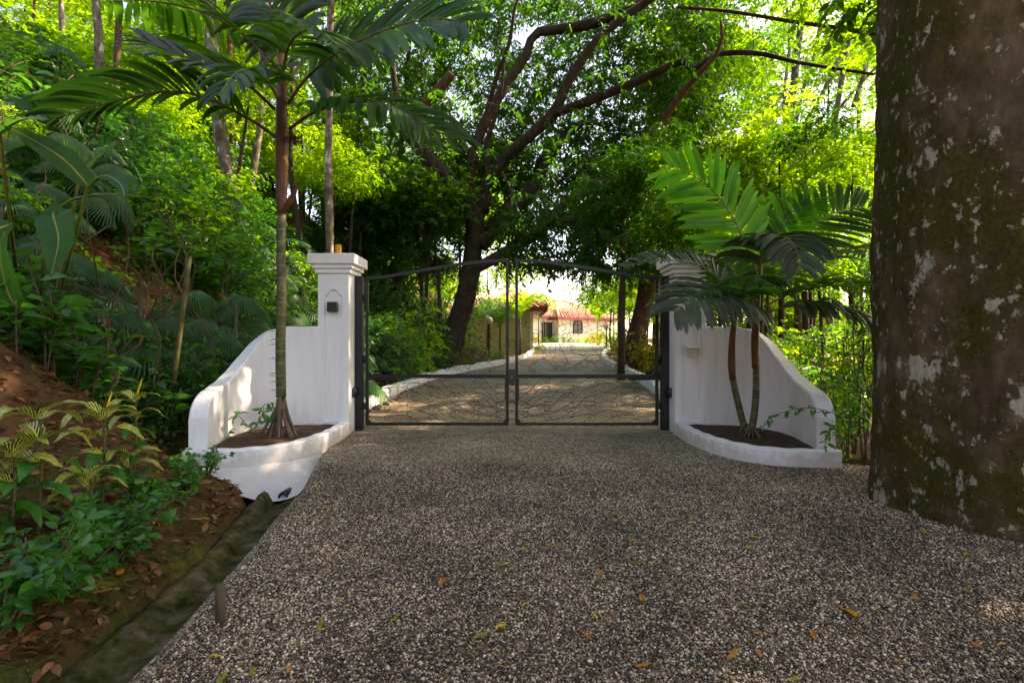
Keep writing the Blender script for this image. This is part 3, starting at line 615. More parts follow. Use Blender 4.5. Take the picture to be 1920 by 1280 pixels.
for k in range(16):
    y = 7.45+k*.33; x = float(interp(y, XL))+.10+random.uniform(-.03, .08); r = random.uniform(.05, .10)*(1-.02*k)
    g = np.random.default_rng(k); V, F = [], []
    mb = MB(); mb.lathe([(.35*r,-.4*r),(.9*r,-.1*r),(r,.25*r),(.8*r,.6*r),(.35*r,.78*r)], 9); mb.V = [tuple(np.array(v)*(1+g.normal(0,.07,3))) for v in mb.V]
    o = mb.build('edging_stone', MT['stone'], smooth=True); o.location = (x, y, float(zdrive(y))+.01); o.rotation_euler = (0,0,k)
    tag(o, 'mossy round stone at the foot of the white kerb beyond the gate', 'stone', 'mossy stones along the kerb')
print('structures done')
# ------------------------------------------------------------------ vegetation helpers
UP = np.array((0, 0, 1.))
T2 = (np.array([(0,0,0),(.5,.45,.07),(0,1,-.08),(-.5,.45,.07)], float), np.array([(0,1,2),(0,2,3)]))
T4 = (np.array([(0,0,0),(.5,.42,.08),(0,1,-.14),(-.5,.42,.08),(0,.45,.0)], float), np.array([(0,1,4),(1,2,4),(4,2,3),(0,4,3)]))
T8 = (np.array([(0,0,0),(0,.33,.0),(0,.68,-.03),(0,1,-.14),(.42,.26,.07),(.42,.62,.05),(-.42,.26,.07),(-.42,.62,.05)], float),
      np.array([(0,4,1),(4,5,2),(4,2,1),(5,3,2),(0,1,6),(6,1,2),(6,2,7),(7,2,3)]))
def leaves(pos, dr, nr, L, W, T):
    x = nz(np.cross(dr, nr)); z = np.cross(x, dr); tv, tf = T; k = len(tv)
    V = pos[:, None]+x[:, None]*(tv[None, :, :1]*W[:, None, None])+dr[:, None]*(tv[None, :, 1:2]*L[:, None, None])+z[:, None]*(tv[None, :, 2:]*L[:, None, None])
    F = (tf[None]+k*np.arange(len(pos))[:, None, None]).reshape(-1, 3)
    return V.reshape(-1, 3), F, k
def twig_leaves(c, d, nper, tl, ll, aspect, T, g, droop=.35, jit=.4):
    n = len(c); j = np.arange(nper)
    t = (j+.5)/nper; tlr = tl*g.uniform(.6, 1.3, n)
    pos = c[:, None]+d[:, None]*(tlr[:, None]*t[None])[..., None]; pos[..., 2] -= droop*(tlr[:, None]*t[None]**2)
    s = nz(np.cross(d, UP)+1e-4); sg = np.where(j % 2 == 0, 1., -1.)
    dr = d[:, None]*.55+s[:, None]*(sg[None, :, None]*.8)+g.normal(0, jit, (n, nper, 3)); dr[..., 2] -= droop
    dr = nz(dr.reshape(-1, 3)); nr = nz(UP+g.normal(0, .55, (n*nper, 3)))
    L = ll*g.uniform(.65, 1.25, n*nper)
    V, F, k = leaves(pos.reshape(-1, 3), dr, nr, L, L*aspect*g.uniform(.8, 1.2, n*nper), T)
    tint = np.clip(.55*np.repeat(g.random(n), nper)+.45*g.random(n*nper), 0, 1)
    return V, F, np.repeat(tint, k)
def blob_points(blobs, n, g, shell=2.0):
    b = np.array(blobs, float); vol = b[:, 3]*b[:, 4]*b[:, 5]; vol = vol**.75; i = g.choice(len(b), n, p=vol/vol.sum())
    u = nz(g.normal(0, 1, (n, 3))); r = g.random(n)**(1/(shell+1))
    q = b[i, :3]+u*r[:, None]*b[i, 3:6]
    d = nz(u*np.array((1, 1, .6))+g.normal(0, .5, (n, 3))+np.array((0, 0, -.1)))
    return q, d
def merge(parts):
    V = []; F = []; T = []; o = 0
    for v, f, t in parts: V.append(v); F.append(f+o); T.append(t); o += len(v)
    return np.vstack(V), np.vstack(F), np.concatenate(T)
def cloud(name, blobs, ntw, nper, tl, ll, aspect, mat, T=T2, seed=0, droop=.35, shell=1.6):
    g = np.random.default_rng(seed); c, d = blob_points(blobs, ntw, g, shell)
    V, F, t = twig_leaves(c, d, nper, tl, ll, aspect, T, g, droop)
    return mesh(name, V, F, mat, tint=t)
def spec_place(spec, name, loc, rz, s, label, cat, group):
    """spec: list of (part name, mesh, loc, rot, children)"""
    t = empty(name, loc, rz, s); tag(t, label, cat, group)
    for pn, me, l, r in spec: link(pn, me, t, l, r)
    return t
def blade(path, wd, n=14, nrm=UP, fold=.18, ruffle=.02, seed=0, prof=None, tear=0):
    """single broad leaf along a 3d path"""
    q = smooth_path(path, n); T = nz(np.gradient(q, axis=0)); g = np.random.default_rng(seed)
    V = []; U = []; F = []
    for i in range(n):
        u = i/(n-1); w_ = wd*(prof(u) if prof else math.sin(math.pi*min(1, (u*.97+.03))**.8)**.75)
        nr = nz(nrm-T[i]*np.dot(nrm, T[i])); sd = np.cross(T[i], nr)
        for k in (-1, -.5, 0, .5, 1):
            V.append(q[i]+sd*w_*.5*k+nr*(abs(k)*fold*w_*.5+ruffle*math.sin(i*1.9+k*3+seed)*abs(k))); U.append((k, u))
    for i in range(n-1):
        for k in range(4):
            F.append((i*5+k, i*5+k+1, (i+1)*5+k+1, (i+1)*5+k))
    return V, F, U
def frond(path, n, L, W, droop=.5, nrm=None, lean=.55, lift=.15, segs=6, seed=0, r0=.016, start=.18, asym=(1, 1), narrow=False):
    """pinnate frond: returns leaflet (V,F,T) and rachis (V,F)"""
    g = np.random.default_rng(seed)
    q = smooth_path(path, 40); T = nz(np.gradient(q, axis=0))
    V = []; F = []; TT = []
    for i in range(n):
        t = start+(1-start)*(i+.3)/n; k = min(int(t*39), 39); p_ = q[k]; tn = T[k]
        N0 = np.asarray(nrm, float) if nrm is not None else UP
        N0 = nz(N0-tn*np.dot(N0, tn)); S = np.cross(tn, N0)
        prof = .45+.55*math.sin(math.pi*min(1, (t*.85+.12)))
        if t > .8: prof *= 1-.9*(t-.8)
        for sd in (1, -1):
            Lf = L*prof*asym[0 if sd > 0 else 1]*g.uniform(.88, 1.1)
            if Lf < .02: continue
            ln = lean*.62+.5*t
            d = nz(S*sd*math.cos(ln)+tn*math.sin(ln)+N0*lift+g.normal(0, .05, 3))
            wv = nz(tn-d*np.dot(tn, d)); pos = p_.copy(); b = len(V); tint = g.random()
            Wl = W*g.uniform(.8, 1.15)*(1-.35*t)
            for s_ in range(segs+1):
                u = s_/segs
                if narrow: w_ = Wl*math.sin(math.pi*(.12+.86*u))
                else: w_ = Wl*(.35+.65*min(1, u*3.2))*(1 if u < .72 else 1-.72*((u-.72)/.28)**1.4)
                nn = np.cross(d, wv)
                nn = nn if nn.dot(N0) > 0 else -nn
                sk = (.035*Lf if u == 1 else 0)
                V += [pos-wv*w_*.5+d*sk, pos-nn*w_*.16-d*sk*.8, pos+wv*w_*.5+d*sk*.3]; TT += [tint]*3
                if s_ < segs:
                    pos = pos+d*Lf/segs; d = nz(d+np.array((0, 0, -1.))*droop/segs*(.6+1.1*u)); wv = nz(wv-d*np.dot(wv, d))
            for s_ in range(segs):
                a_ = b+s_*3; F += [(a_, a_+1, a_+4, a_+3), (a_+1, a_+2, a_+5, a_+4)]
    rv = tube_vf(q, np.linspace(r0, r0*.2, 40), 6)
    return (V, F, TT), rv
def add_frond(parent, path, mat, rmat, off=(0,0,0), **k):
    (V, F, T_), (rv, rf) = frond(np.asarray(path)-np.asarray(off), **k)
    mb = MB(); mb.add(V, F); mb.T = T_; o = mb.build('frond', mat, parent, True)
    m2 = MB(); m2.add(rv, rf); m2.build('rachis', rmat, o, True)
    return o

# ------------------------------------------------------------------ palms in the planters
def px_path(l): return np.array([P(*a) for a in l])
b0 = np.array((-2.73, 6.05, .13))
t = empty('stilt_palm', b0); tag(t, 'tall slim palm with orange crownshaft and stilt roots in the planter', 'palm')
tr = smooth_path([P(527,745,6.05)-b0, P(526,650,6.05)-b0, P(528,560,6.05)-b0, P(527,470,6.05)-b0, P(528,400,6.05)-b0], 30)
mb = MB(); mb.tube(tr, np.linspace(.058, .052, 30), 14); mb.build('trunk', MT['palmtrunk'], t, True)
cs = smooth_path([P(528,402,6.05)-b0, P(528,330,6.05)-b0, P(528,260,6.05)-b0, P(528,200,6.05)-b0, P(528,140,6.05)-b0, P(530,60,6.05)-b0], 26)
mb = MB(); mb.tube(cs, np.interp(np.arange(26), [0,4,10,16,20,25], [.056,.066,.070,.060,.042,.012]), 14); mb.build('crownshaft', MT['orange'], t, True)
g = np.random.default_rng(5)
for k in range(17):
    a = k/17*6.283+g.uniform(-.15, .15); r = g.uniform(.12, .27)*(1.15 if k % 2 else .8); z0 = g.uniform(.33, .50)
    mb = MB(); mb.tube(smooth_path([(.035*math.cos(a), .035*math.sin(a), z0+.03), (r*.45*math.cos(a), r*.45*math.sin(a), z0*.55), (r*math.cos(a+.1), r*.8*math.sin(a+.1), -.06)], 9), np.linspace(.020, .015, 9), 7); mb.build('stilt_root', MT['root'], t, True)
mb = MB(); V, F, U = blade([P(530,400,6.0)-b0, P(545,375,5.95)-b0, P(562,340,5.92)-b0], .07, 8, np.array((.3,-1,0)), .4); mb.add(V, F); mb.build('red_sheath', MT['orange'], t, True)
for k, (l, mt, kw) in enumerate((
  ([(525,262,6.05),(470,225,5.95),(400,190,5.8),(330,172,5.65),(250,182,5.5),(150,208,5.4),(105,222,5.35)], 'palm', dict(n=29, L=0.78, W=0.091, droop=0.94, lean=.75, lift=.35)),
  ([(515,205,6.05),(480,172,5.9),(440,142,5.75),(380,118,5.6),(310,92,5.5),(262,72,5.45)], 'palm_grey', dict(n=26, L=0.65, W=0.079, droop=0.69, lean=.8, nrm=(-.2,-.6,.8))),
  ([(522,150,6.05),(480,88,6.1),(420,42,6.2),(350,14,6.3),(270,2,6.4),(190,5,6.5)], 'palm', dict(n=30, L=0.78, W=0.095, droop=1.06, lean=.6)),
  ([(526,135,6.05),(516,60,6.0),(500,-20,5.9),(470,-110,5.7),(430,-180,5.4)], 'palm', dict(n=29, L=1.00, W=0.103, droop=0.94, lean=.5, start=.12)),
  ([(532,130,6.05),(548,40,6.15),(575,-60,6.3),(620,-140,6.5),(690,-190,6.8)], 'palm', dict(n=29, L=1.00, W=0.103, droop=0.94, lean=.5, start=.12)),
  ([(540,195,6.05),(572,150,5.95),(625,105,5.8),(690,70,5.65),(760,45,5.5),(825,36,5.4),(872,42,5.3)], 'palm', dict(n=29, L=0.83, W=0.134, droop=0.44, lean=.55, nrm=(0,-.8,.5), lift=.05, asym=(1,1))),
  ([(545,240,6.05),(580,216,5.95),(630,196,5.85),(700,192,5.7),(760,212,5.6),(815,245,5.5),(862,262,5.45)], 'palm', dict(n=30, L=0.80, W=0.103, droop=1.25, lean=.6, nrm=(0,-.45,.9), lift=.25)),
  ([(525,175,6.05),(480,145,6.3),(430,120,6.6),(390,95,6.9),(350,90,7.2)], 'palm', dict(n=23, L=0.75, W=0.103, droop=1.00, lean=.6)),
  ([(535,160,6.05),(575,110,6.3),(620,90,6.7),(670,90,7.1),(720,110,7.4)], 'palm', dict(n=23, L=0.75, W=0.103, droop=1.00, lean=.6)),
  ([(528,150,6.05),(540,90,5.7),(565,60,5.3),(600,60,4.95),(640,90,4.7)], 'palm', dict(n=23, L=0.62, W=0.095, droop=1.00, lean=.6)),
  ([(524,190,6.05),(500,150,5.7),(470,130,5.3),(440,140,5.0),(410,180,4.8)], 'palm', dict(n=22, L=0.53, W=0.079, droop=1.12, lean=.6)),
 )):
    add_frond(t, px_path(l), LF[mt], MT['orange'] if k < 7 else MT['petiole'], b0, seed=20+k, r0=.02, **kw)
mb = MB(); g = np.random.default_rng(8); c0 = P(550,262,6.0)-b0
for k in range(60):
    q = c0+g.normal(0, .045, 3); mb.tube([c0+(0,0,.05), (c0+q)/2+g.normal(0, .02, 3), q], [.006,.004,.003], 4)
mb.build('flower_cluster', MT['twig'], t)
# climbing leaves on the trunk
g = np.random.default_rng(9); V, F, k_ = leaves(np.array([P(523, y, 5.97)-b0 for y in (622,634,645,672,700,706,716,733)]), nz(np.array([(-1, -.2, g.uniform(-.4, .2)) for _ in range(8)])), np.tile(UP, (8, 1)), np.full(8, .115), np.full(8, .03), T8)
link('vine_leaves', mesh('vine_leaves', V, F, LF['glossy'], tint=np.repeat(g.random(8), 8)), t)

r0_ = np.array((2.80, 5.98, .13))
for which, (tp, cp, fr_, lb) in enumerate((
  ([(1408,815,5.98),(1416,760,5.98),(1418,700,5.98),(1416,640,5.98)], [(1416,690,5.98),(1416,640,5.98),(1418,590,5.98),(1424,530,5.95),(1432,470,5.93)],
   [([(1422,520,5.95),(1400,462,5.9),(1372,405,5.85),(1332,352,5.8),(1290,325,5.75),(1252,312,5.72)], 'palm_backlit', dict(n=25, L=0.69, W=0.094, droop=0.15, lean=.55, nrm=(.15,-1,.2), lift=0, asym=(.8,1.08), start=.2)),
    ([(1428,540,5.95),(1426,480,5.8),(1440,450,5.55),(1468,444,5.25),(1490,462,4.95),(1500,500,4.8)], 'palm_grey', dict(n=25, L=0.56, W=0.084, droop=1.12, lean=.6)),
    ([(1438,505,5.95),(1480,455,6.0),(1530,415,6.1),(1590,392,6.2),(1660,392,6.3)], 'palm', dict(n=25, L=0.62, W=0.084, droop=0.38, lean=.6, nrm=(0,-.7,.6))),
    ([(1432,575,5.95),(1490,548,5.9),(1560,536,5.8),(1650,548,5.7)], 'palm', dict(n=25, L=0.56, W=0.070, droop=1.00, lean=.6, lift=.3)),
    ([(1428,590,5.95),(1480,574,5.8),(1540,572,5.6),(1600,588,5.4),(1660,625,5.2)], 'palm_grey', dict(n=25, L=0.69, W=0.090, droop=1.38, lean=.6, lift=.2)),
    ([(1440,545,5.95),(1490,510,6.1),(1545,482,6.3),(1600,468,6.5),(1670,470,6.7)], 'palm_grey', dict(n=24, L=0.56, W=0.077, droop=0.88, lean=.6)),
    ([(1436,490,5.95),(1462,430,6.1),(1490,395,6.2),(1530,370,6.3)], 'palm_backlit', dict(n=17, L=0.45, W=0.070, droop=0.25, lean=.7, nrm=(0,-.8,.5))),
    ([(1425,600,5.95),(1400,572,5.75),(1360,553,5.5),(1310,556,5.25),(1262,585,5.05)], 'palm_grey', dict(n=29, L=0.67, W=0.080, droop=1.25, lean=.6, nrm=(0,-.5,.85), lift=.2)),
   ], 'taller of the twin planter palms, with a frond coloured lighter as if backlit'),
  ([(1398,812,6.1),(1385,760,6.1),(1376,720,6.1),(1373,690,6.1)], [(1374,712,6.1),(1372,680,6.1),(1374,630,6.1),(1380,580,6.1),(1384,540,6.1)],
   [([(1382,590,6.1),(1350,528,6.0),(1310,498,5.85),(1260,488,5.7),(1210,490,5.6),(1170,502,5.5)], 'palm_grey', dict(n=29, L=.25, W=0.052, droop=0.62, lean=.75, nrm=(0,-.6,.8), lift=.4)),
    ([(1384,580,6.1),(1380,520,6.2),(1360,490,6.4),(1330,480,6.6)], 'palm', dict(n=19, L=0.47, W=0.070, droop=0.75, lean=.6)),
    ([(1386,585,6.1),(1410,540,6.2),(1450,520,6.3),(1500,530,6.4)], 'palm', dict(n=19, L=0.50, W=0.070, droop=1.00, lean=.6)),
    ([(1384,590,6.1),(1365,560,5.8),(1340,545,5.5),(1300,548,5.3)], 'palm', dict(n=22, L=0.45, W=0.070, droop=1.12, lean=.6)),
    ([(1388,585,6.1),(1395,540,5.8),(1410,520,5.4),(1440,530,5.1)], 'palm', dict(n=19, L=0.45, W=0.070, droop=1.25, lean=.6)),
   ], 'shorter of the twin planter palms, with leaning trunk and orange band'))):
    q0 = P(*tp[0]); q0[2] = .13
    t = empty('planter_palm', q0); tag(t, lb, 'palm', 'twin palms in the planter')
    mb = MB(); mb.tube(smooth_path(px_path(tp)-q0, 22), np.linspace(.040, .036, 22), 12); mb.build('trunk', MT['palmtrunk'], t, True)
    mb = MB(); mb.tube(smooth_path(px_path(cp)-q0, 20), np.interp(np.arange(20), [0,4,10,19], [.038,.045,.036,.012]), 12); mb.build('crownshaft', MT['orange'], t, True)
    g = np.random.default_rng(which)
    for k in range(11):
        a = k/11*6.283; r = g.uniform(.07, .16)
        mb = MB(); mb.tube(smooth_path([(.02*math.cos(a), .02*math.sin(a), .14), (r*.5*math.cos(a), r*.5*math.sin(a), .06), (r*math.cos(a), r*math.sin(a), -.05)], 7), np.linspace(.013, .009, 7), 6); mb.build('stilt_root', MT['root'], t, True)
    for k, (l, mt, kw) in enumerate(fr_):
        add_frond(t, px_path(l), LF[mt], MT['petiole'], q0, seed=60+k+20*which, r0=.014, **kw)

# ------------------------------------------------------------------ the huge mossy tree by the drive
t = empty('mossy_tree', (TRUNK[0], TRUNK[1], 0)); tag(t, 'huge thick trunk mottled with moss and white lichen', 'tree')
nA, nZ = 128, 150; zz = np.linspace(-.25, 8.5, nZ); V = []
for z in zz:
    for k in range(nA):
        a = 2*math.pi*k/nA
        r = TRUNK[2]*(1+.03*math.exp(-max(z, 0)/.2))+.028*math.sin(a*3+z*.8)+.02*math.sin(a*5-z*2.1+1)*math.sin(z*1.4)+.012*math.sin(a*7-z*1.3)+.005*math.sin(a*23+z*5)+.004*math.sin(a*41-z*13)+.004*math.sin(z*17+a*5)
        V.append((r*math.cos(a), r*math.sin(a), z))
F = [(i*nA+k, i*nA+(k+1) % nA, (i+1)*nA+(k+1) % nA, (i+1)*nA+k) for i in range(nZ-1) for k in range(nA)]
mb = MB(); mb.add(V, F); mb.build('trunk', MT['mossy'], t, True)
g = np.random.default_rng(31); bl = []
for k in range(9):
    a = k*.7+.3; e = np.array((4.2*math.cos(a), 4.2*math.sin(a), 10.2+g.uniform(-.6, 1.2)))
    mb = MB(); mb.tube(smooth_path([(0,0,8.2), (1.2*math.cos(a), 1.2*math.sin(a), 8.9), e*np.array((.6,.6,.95)), e], 14), np.linspace(.3, .05, 14), 9); mb.build('limb', MT['bark'], t, True)
    bl += [(e[0], e[1], e[2]+.4, 1.5, 1.5, .8), (e[0]*.6, e[1]*.6, e[2]+.3, 1.2, 1.2, .7)]
for k, (x, y, z) in enumerate(((3,9,10.6),(6,9.5,11),(1,8.5,10.2),(5,12,13),(2.5,12.5,13.2),(8,12,13),(-1.5,9,10.4),(7.5,6,10),(9,9,11.5),(6,3,9.5))):  # unseen limbs and foliage added overhead to shade gravel and slope
    e = np.array((x-TRUNK[0], y-TRUNK[1], z)); bl.append((*e, 1.9, 1.9, .9))
    mb = MB(); mb.tube(smooth_path([(0,0,8.3), e*np.array((.35,.35,0))+UP*9.3, e*np.array((.7,.7,.96)), e], 14), np.linspace(.22, .04, 14), 8); mb.build('limb', MT['bark'], t, True)
link('crown', cloud('crown', bl, 3600, 9, .5, .24, .45, LF['tree'], T2, 3), t)
g = np.random.default_rng(77); n = 70; aa = g.uniform(2.9, 4.9, n); zq = g.uniform(.1, 3.7, n); ps = np.stack([(TRUNK[2]+.0)*np.cos(aa), (TRUNK[2]+.0)*np.sin(aa), zq], 1)
V, F, k_ = leaves(ps, nz(np.stack([np.cos(aa), np.sin(aa), g.uniform(-2, 1, n)], 1)), np.tile((.2,-.3,1.), (n, 1))+g.normal(0, .3, (n, 3)), g.uniform(.02, .10, n), g.uniform(.004, .012, n), T4)
link('epiphyte_blades', mesh('epiphyte_blades', V, F, LF['under'], tint=np.repeat(g.random(n), 5)), t)
# surface root on the gravel
mb = MB(); mb.tube(smooth_path([(3.3,3.15,-.03),(3.05,2.72,.005),(2.72,2.42,.008),(2.62,2.5,-.02)], 16), np.interp(np.arange(16), [0,8,15], [.07,.035,.012]), 8); tag(mb.build('surface_root', MT['redbark'], smooth=True), 'thin brown root lying across the gravel near the mossy trunk', 'root')

# ------------------------------------------------------------------ spreading tree behind the gate
D = 19.
t = empty('spreading_tree', P(838,672,D)); tag(t, 'dark spreading tree with leaning trunk and many boughs behind the gate', 'tree'); o0 = P(838,672,D)
def lpart(pl, name, mat, seed, n=24, sides=12, wob=.05):
    V, F = limb(pl, n, sides, wob, seed); mb = MB(); mb.add(V-o0, F); return mb.build(name, mat, t, True)
lpart([(826,690,D,64.0),(840,650,D,48.0),(860,600,D,40.0),(879,530,D,36.0),(888,460,D,33.6),(893,395,D,32.0)], 'trunk', MT['bark'], 1, 34, 16)
for k, (pl, mt) in enumerate((
 ([(893,405,D,32.0),(852,348,D-.3,27.2),(802,296,D-.6,25.6),(768,252,D-.8,22.4),(750,200,D-1,16.0),(738,140,D-1,11.2),(735,60,D-1,6.4)], 'bark'),
 ([(774,255,D-.8,20.8),(790,205,D-.9,20.8),(815,175,D-.9,19.2),(848,140,D-.9,16.0)], 'redbark'),
 ([(893,400,D,20.8),(884,330,D,19.2),(902,245,D,19.2),(943,170,D+.3,17.6),(983,110,D+.5,16.0),(1002,65,D+.6,16.0),(1052,55,D+.4,17.6),(1125,40,D,19.2),(1200,8,D-.4,16.0),(1260,-40,D-1,12.8)], 'bark'),
 ([(902,400,D,25.6),(925,322,D-.2,24.0),(985,262,D-.5,21.6),(1040,210,D-.8,20.0),(1062,158,D-.9,17.6),(1100,100,D-1,16.8),(1140,55,D-1.1,16.0),(1225,-5,D-1.4,14.4),(1300,-60,D-2,11.2)], 'bark'),
 ([(1035,215,D-.8,17.6),(1150,172,D-1.3,16.8),(1222,140,D-1.6,15.2),(1280,115,D-2,12.8),(1300,132,D-2.1,11.2),(1345,102,D-2.3,10.4),(1420,100,D-2.6,8.8),(1500,118,D-2.9,7.2),(1640,140,D-3.4,4.8)], 'bark'),
 ([(900,460,D,32.0),(955,395,D+.4,30.4),(1005,345,D+.8,28.8),(1020,300,D+1.1,25.6),(1052,262,D+1.4,19.2),(1095,228,D+1.8,12.8)], 'bark'),
 ([(888,505,D,20.8),(945,475,D-.2,21.6),(1005,438,D-.5,20.0),(1062,380,D-.9,17.6),(1130,338,D-1.3,16.8),(1180,308,D-1.7,15.2),(1222,258,D-2,14.4),(1262,198,D-2.3,12.8),(1300,150,D-2.6,11.2),(1350,92,D-3,8.0),(1352,40,D-3.1,4.8)], 'redbark'),
 ([(905,240,D,9.6),(930,150,D-.4,8.0),(955,80,D-.8,7.2),(965,20,D-1,5.6),(985,-40,D-1,4.0)], 'bark'),
 ([(900,405,D,14.4),(915,330,D-.5,12.0),(912,270,D-.9,9.6),(935,200,D-1.2,7.2),(945,120,D-1.4,4.8)], 'bark'))):
    lpart(pl, 'limb', MT[mt], 10+k)
def px_cloud(name, regions, nper, tl, ll, aspect, mat, T, seed, o, gaps=(), droop=.5):
    """regions: (px0,px1,py0,py1,d0,d1,count) of twig positions inside the crown volume"""
    g = np.random.default_rng(seed); cs_ = []
    for a, b, c, d, e, f, n in regions:
        x = g.uniform(a, b, n); y = g.uniform(c, d, n); dd = g.uniform(e, f, n)
        k = np.ones(n, bool)
        for gx_, gy_, rx, ry in gaps: k &= ((x-gx_)/rx)**2+((y-gy_)/ry)**2 > g.uniform(.6, 1.1, n)
        cl = np.sin(x*.031+seed)*np.sin(y*.037+dd*.9)+.6*np.sin(x*.07+dd*1.3)*np.sin(y*.08); k &= cl > g.uniform(-1.2, .5, n)
        cs_.append(np.stack([(x-960)/960*dd, dd, CAMZ+(640-y)/960*dd], 1)[k])
    c = np.vstack(cs_)-o; d = nz(g.normal(0, 1, c.shape)*np.array((1, 1, .5))+np.array((0, 0, -.25)))
    V, F, tt = twig_leaves(c, d, nper, tl, ll, aspect, T, g, droop)
    global last_twigs; last_twigs = (c, d, tl)
    return mesh(name, V, F, mat, tint=tt)
def twig_sticks(parent, seed):
    g = np.random.default_rng(seed); c, d, tl = last_twigs; n = len(c); s = nz(np.cross(d, UP)+1e-4)*.010; b = c-d*tl*g.uniform(.6, 1.6, n)[:, None]-UP*.1; e = c+d*tl*.8-UP*.2*tl
    V = np.stack([b-s, b+s, c+s*.7, c-s*.7, e, b+np.cross(s, d), c+np.cross(s, d)*.7], 1).reshape(-1, 3); f = np.array([(0,1,2),(0,2,3),(3,2,4),(0,5,6),(0,6,3),(5,1,2),(5,2,6),(6,2,4)])
    link('twigs', mesh('twigs', V, (f[None]+7*np.arange(n)[:, None, None]).reshape(-1, 3), MT['bark']), parent)
GAPS = [(845,470,38,34),(1075,545,52,46),(990,60,35,30),(1150,480,30,22),(960,300,22,16),(870,190,30,26),(1010,300,18,16),(900,90,24,22),(1230,60,30,20),(720,200,30,22)]
link('crown', px_cloud('crown', [(630,900,-80,470,19.4,26,4300),(900,1130,-80,430,19.6,26,4000),(1130,1360,-80,510,18.6,25,4100),(640,880,300,490,17,23,1500),(1090,1280,380,510,15,20,800),(640,1340,-60,330,14.5,18.0,240),(700,1500,-420,-90,10,17,1500),(930,1140,390,505,16,21,750),(960,1220,290,450,14,17.5,160)], 11, .55, .225, .40, LF['tree'], T2, 41, o0, GAPS), t)  # includes unseen foliage added above the frame to shade the slope

twig_sticks(t, 4)
# ------------------------------------------------------------------ shared crowns and forest trees
def crown_mesh(seed, mat, R_=2.4, ntw=420, nper=10, ll=.22, asp=.42, flat=.75):
    g = np.random.default_rng(seed); bl = [(0, 0, 0, R_*.6, R_*.6, R_*.5)]
    for k in range(9): 
        u = nz(g.normal(0, 1, 3)); bl.append((*(u*R_*.68*np.array((1, 1, flat))), R_*.42, R_*.42, R_*.32))
    return cloud('crown', bl, ntw, nper, .5, ll, asp, mat, T2, seed, .4, 1.2)
CR = {k: [crown_mesh(100+i*7+j, LF[k], 2.4, nt_, 10, ll) for j in range(3)] for i, (k, nt_, ll) in enumerate((('forest', 420, .21), ('bright', 400, .22), ('tree', 420, .22), ('yellow', 260, .2), ('mid', 420, .22)))}
def trunk_mesh(path, r0, r1, mat, n=20, sides=9, seed=0):
    q = smooth_path(path, n); V, F = tube_vf(q, np.linspace(r0, r1, n), sides); V = np.array(V); g = np.random.default_rng(seed)
    c = np.repeat(q, sides, 0); V = c+(V-c)*(1+.07*g.standard_normal(len(V)))[:, None]
    mb = MB(); mb.add(V, F); return mb.mesh('trunk', mat, True)
def tree(path, r0, r1, mat, crowns, name, label, cat, group, seed=0):
    p0 = np.array(path[0], float); t = empty(name, p0); tag(t, label, cat, group)
    link('trunk', trunk_mesh(np.asarray(path)-p0, r0, r1, mat, seed=seed), t)
    for (pos, kind, v, s, rz) in crowns: link('crown', CR[kind][v % 3], t, np.asarray(pos)-p0, (0, 0, rz), (s, s, s*.85))
    return t
# trunks read off the photograph
g = np.random.default_rng(51)
TR = [
 ([(187,140,13),(184,60,13),(182,-40,13)], 15, 'pale', 'pale-barked slim tree with white lichen rising on the upper slope'),
 ([(218,160,15),(222,60,15),(228,-60,15)], 11, 'redbark', 'orange-brown slim tree on the upper slope next to a pale one'),
 ([(452,470,14),(440,380,14),(418,280,14),(405,180,14),(398,80,14),(392,-60,14)], 24, 'pale', 'thick pale-green curving trunk on the slope behind the tall palm'),
 ([(470,430,16),(474,330,16),(486,240,16),(492,120,16),(498,-60,16)], 13, 'pale', 'straight pale trunk spotted with lichen just behind the tall palm'),
 ([(432,440,17),(436,300,17),(432,160,17),(428,-50,17)], 10, 'redbark', 'thin brown trunk beside the thick curving pale trunk'),
 ([(618,470,13),(616,330,13),(617,180,13),(620,50,13),(622,-60,13)], 14, 'pale', 'tall straight white-spotted trunk behind the amber-light pillar'),
 ([(566,470,15),(556,400,15),(545,320,15),(548,200,15),(552,-40,15)], 9, 'bark', 'thin dark leaning trunk between the tall palm and the pillar'),
 ([(340,330,22),(345,220,22),(350,100,22),(352,-60,22)], 8, 'redbark', 'very thin brown trunk deep in the sunlit forest'),
 ([(120,200,18),(118,100,18),(115,-50,18)], 9, 'pale', 'thin pale trunk high on the slope among fan palms'),
 ([(270,300,26),(275,180,26),(272,40,26),(270,-60,26)], 8, 'pale', 'faint pale trunk far back in the sunlit forest'),
 ([(655,500,24),(660,400,24),(670,250,24),(690,60,24),(700,-60,24)], 9, 'bark', 'slender dark trunk behind the gate beside the spreading tree'),
 ([(742,520,22),(745,420,22),(750,300,22),(765,120,22),(775,-60,22)], 9, 'bark', 'slender dark trunk under the left boughs of the spreading tree'),
 ([(1165,690,15),(1166,600,15),(1168,500,15),(1170,420,15),(1174,380,15)], 13, 'bark', 'straight dark post-like trunk beside the curving kerb'),
 ([(1186,690,18),(1196,620,18),(1212,550,18),(1216,500,18),(1212,430,18),(1205,380,18)], 32, 'redbark', 'thick leaning vine-clad trunk beside the garden kerb'),
 ([(862,650,20),(863,560,20),(862,470,20),(860,380,20)], 5, 'bark', 'thin dark pole-like stem next to the spreading tree trunk'),
 ([(1440,640,22),(1450,480,22),(1470,300,22),(1500,60,22),(1510,-60,22)], 14, 'pale', 'pale branching trunk in the sunlit garden behind the planter palms'),
 ([(1560,640,20),(1545,480,20),(1555,300,20),(1590,80,20),(1610,-60,20)], 11, 'pale', 'pale trunk in the garden close behind the mossy trunk'),
]
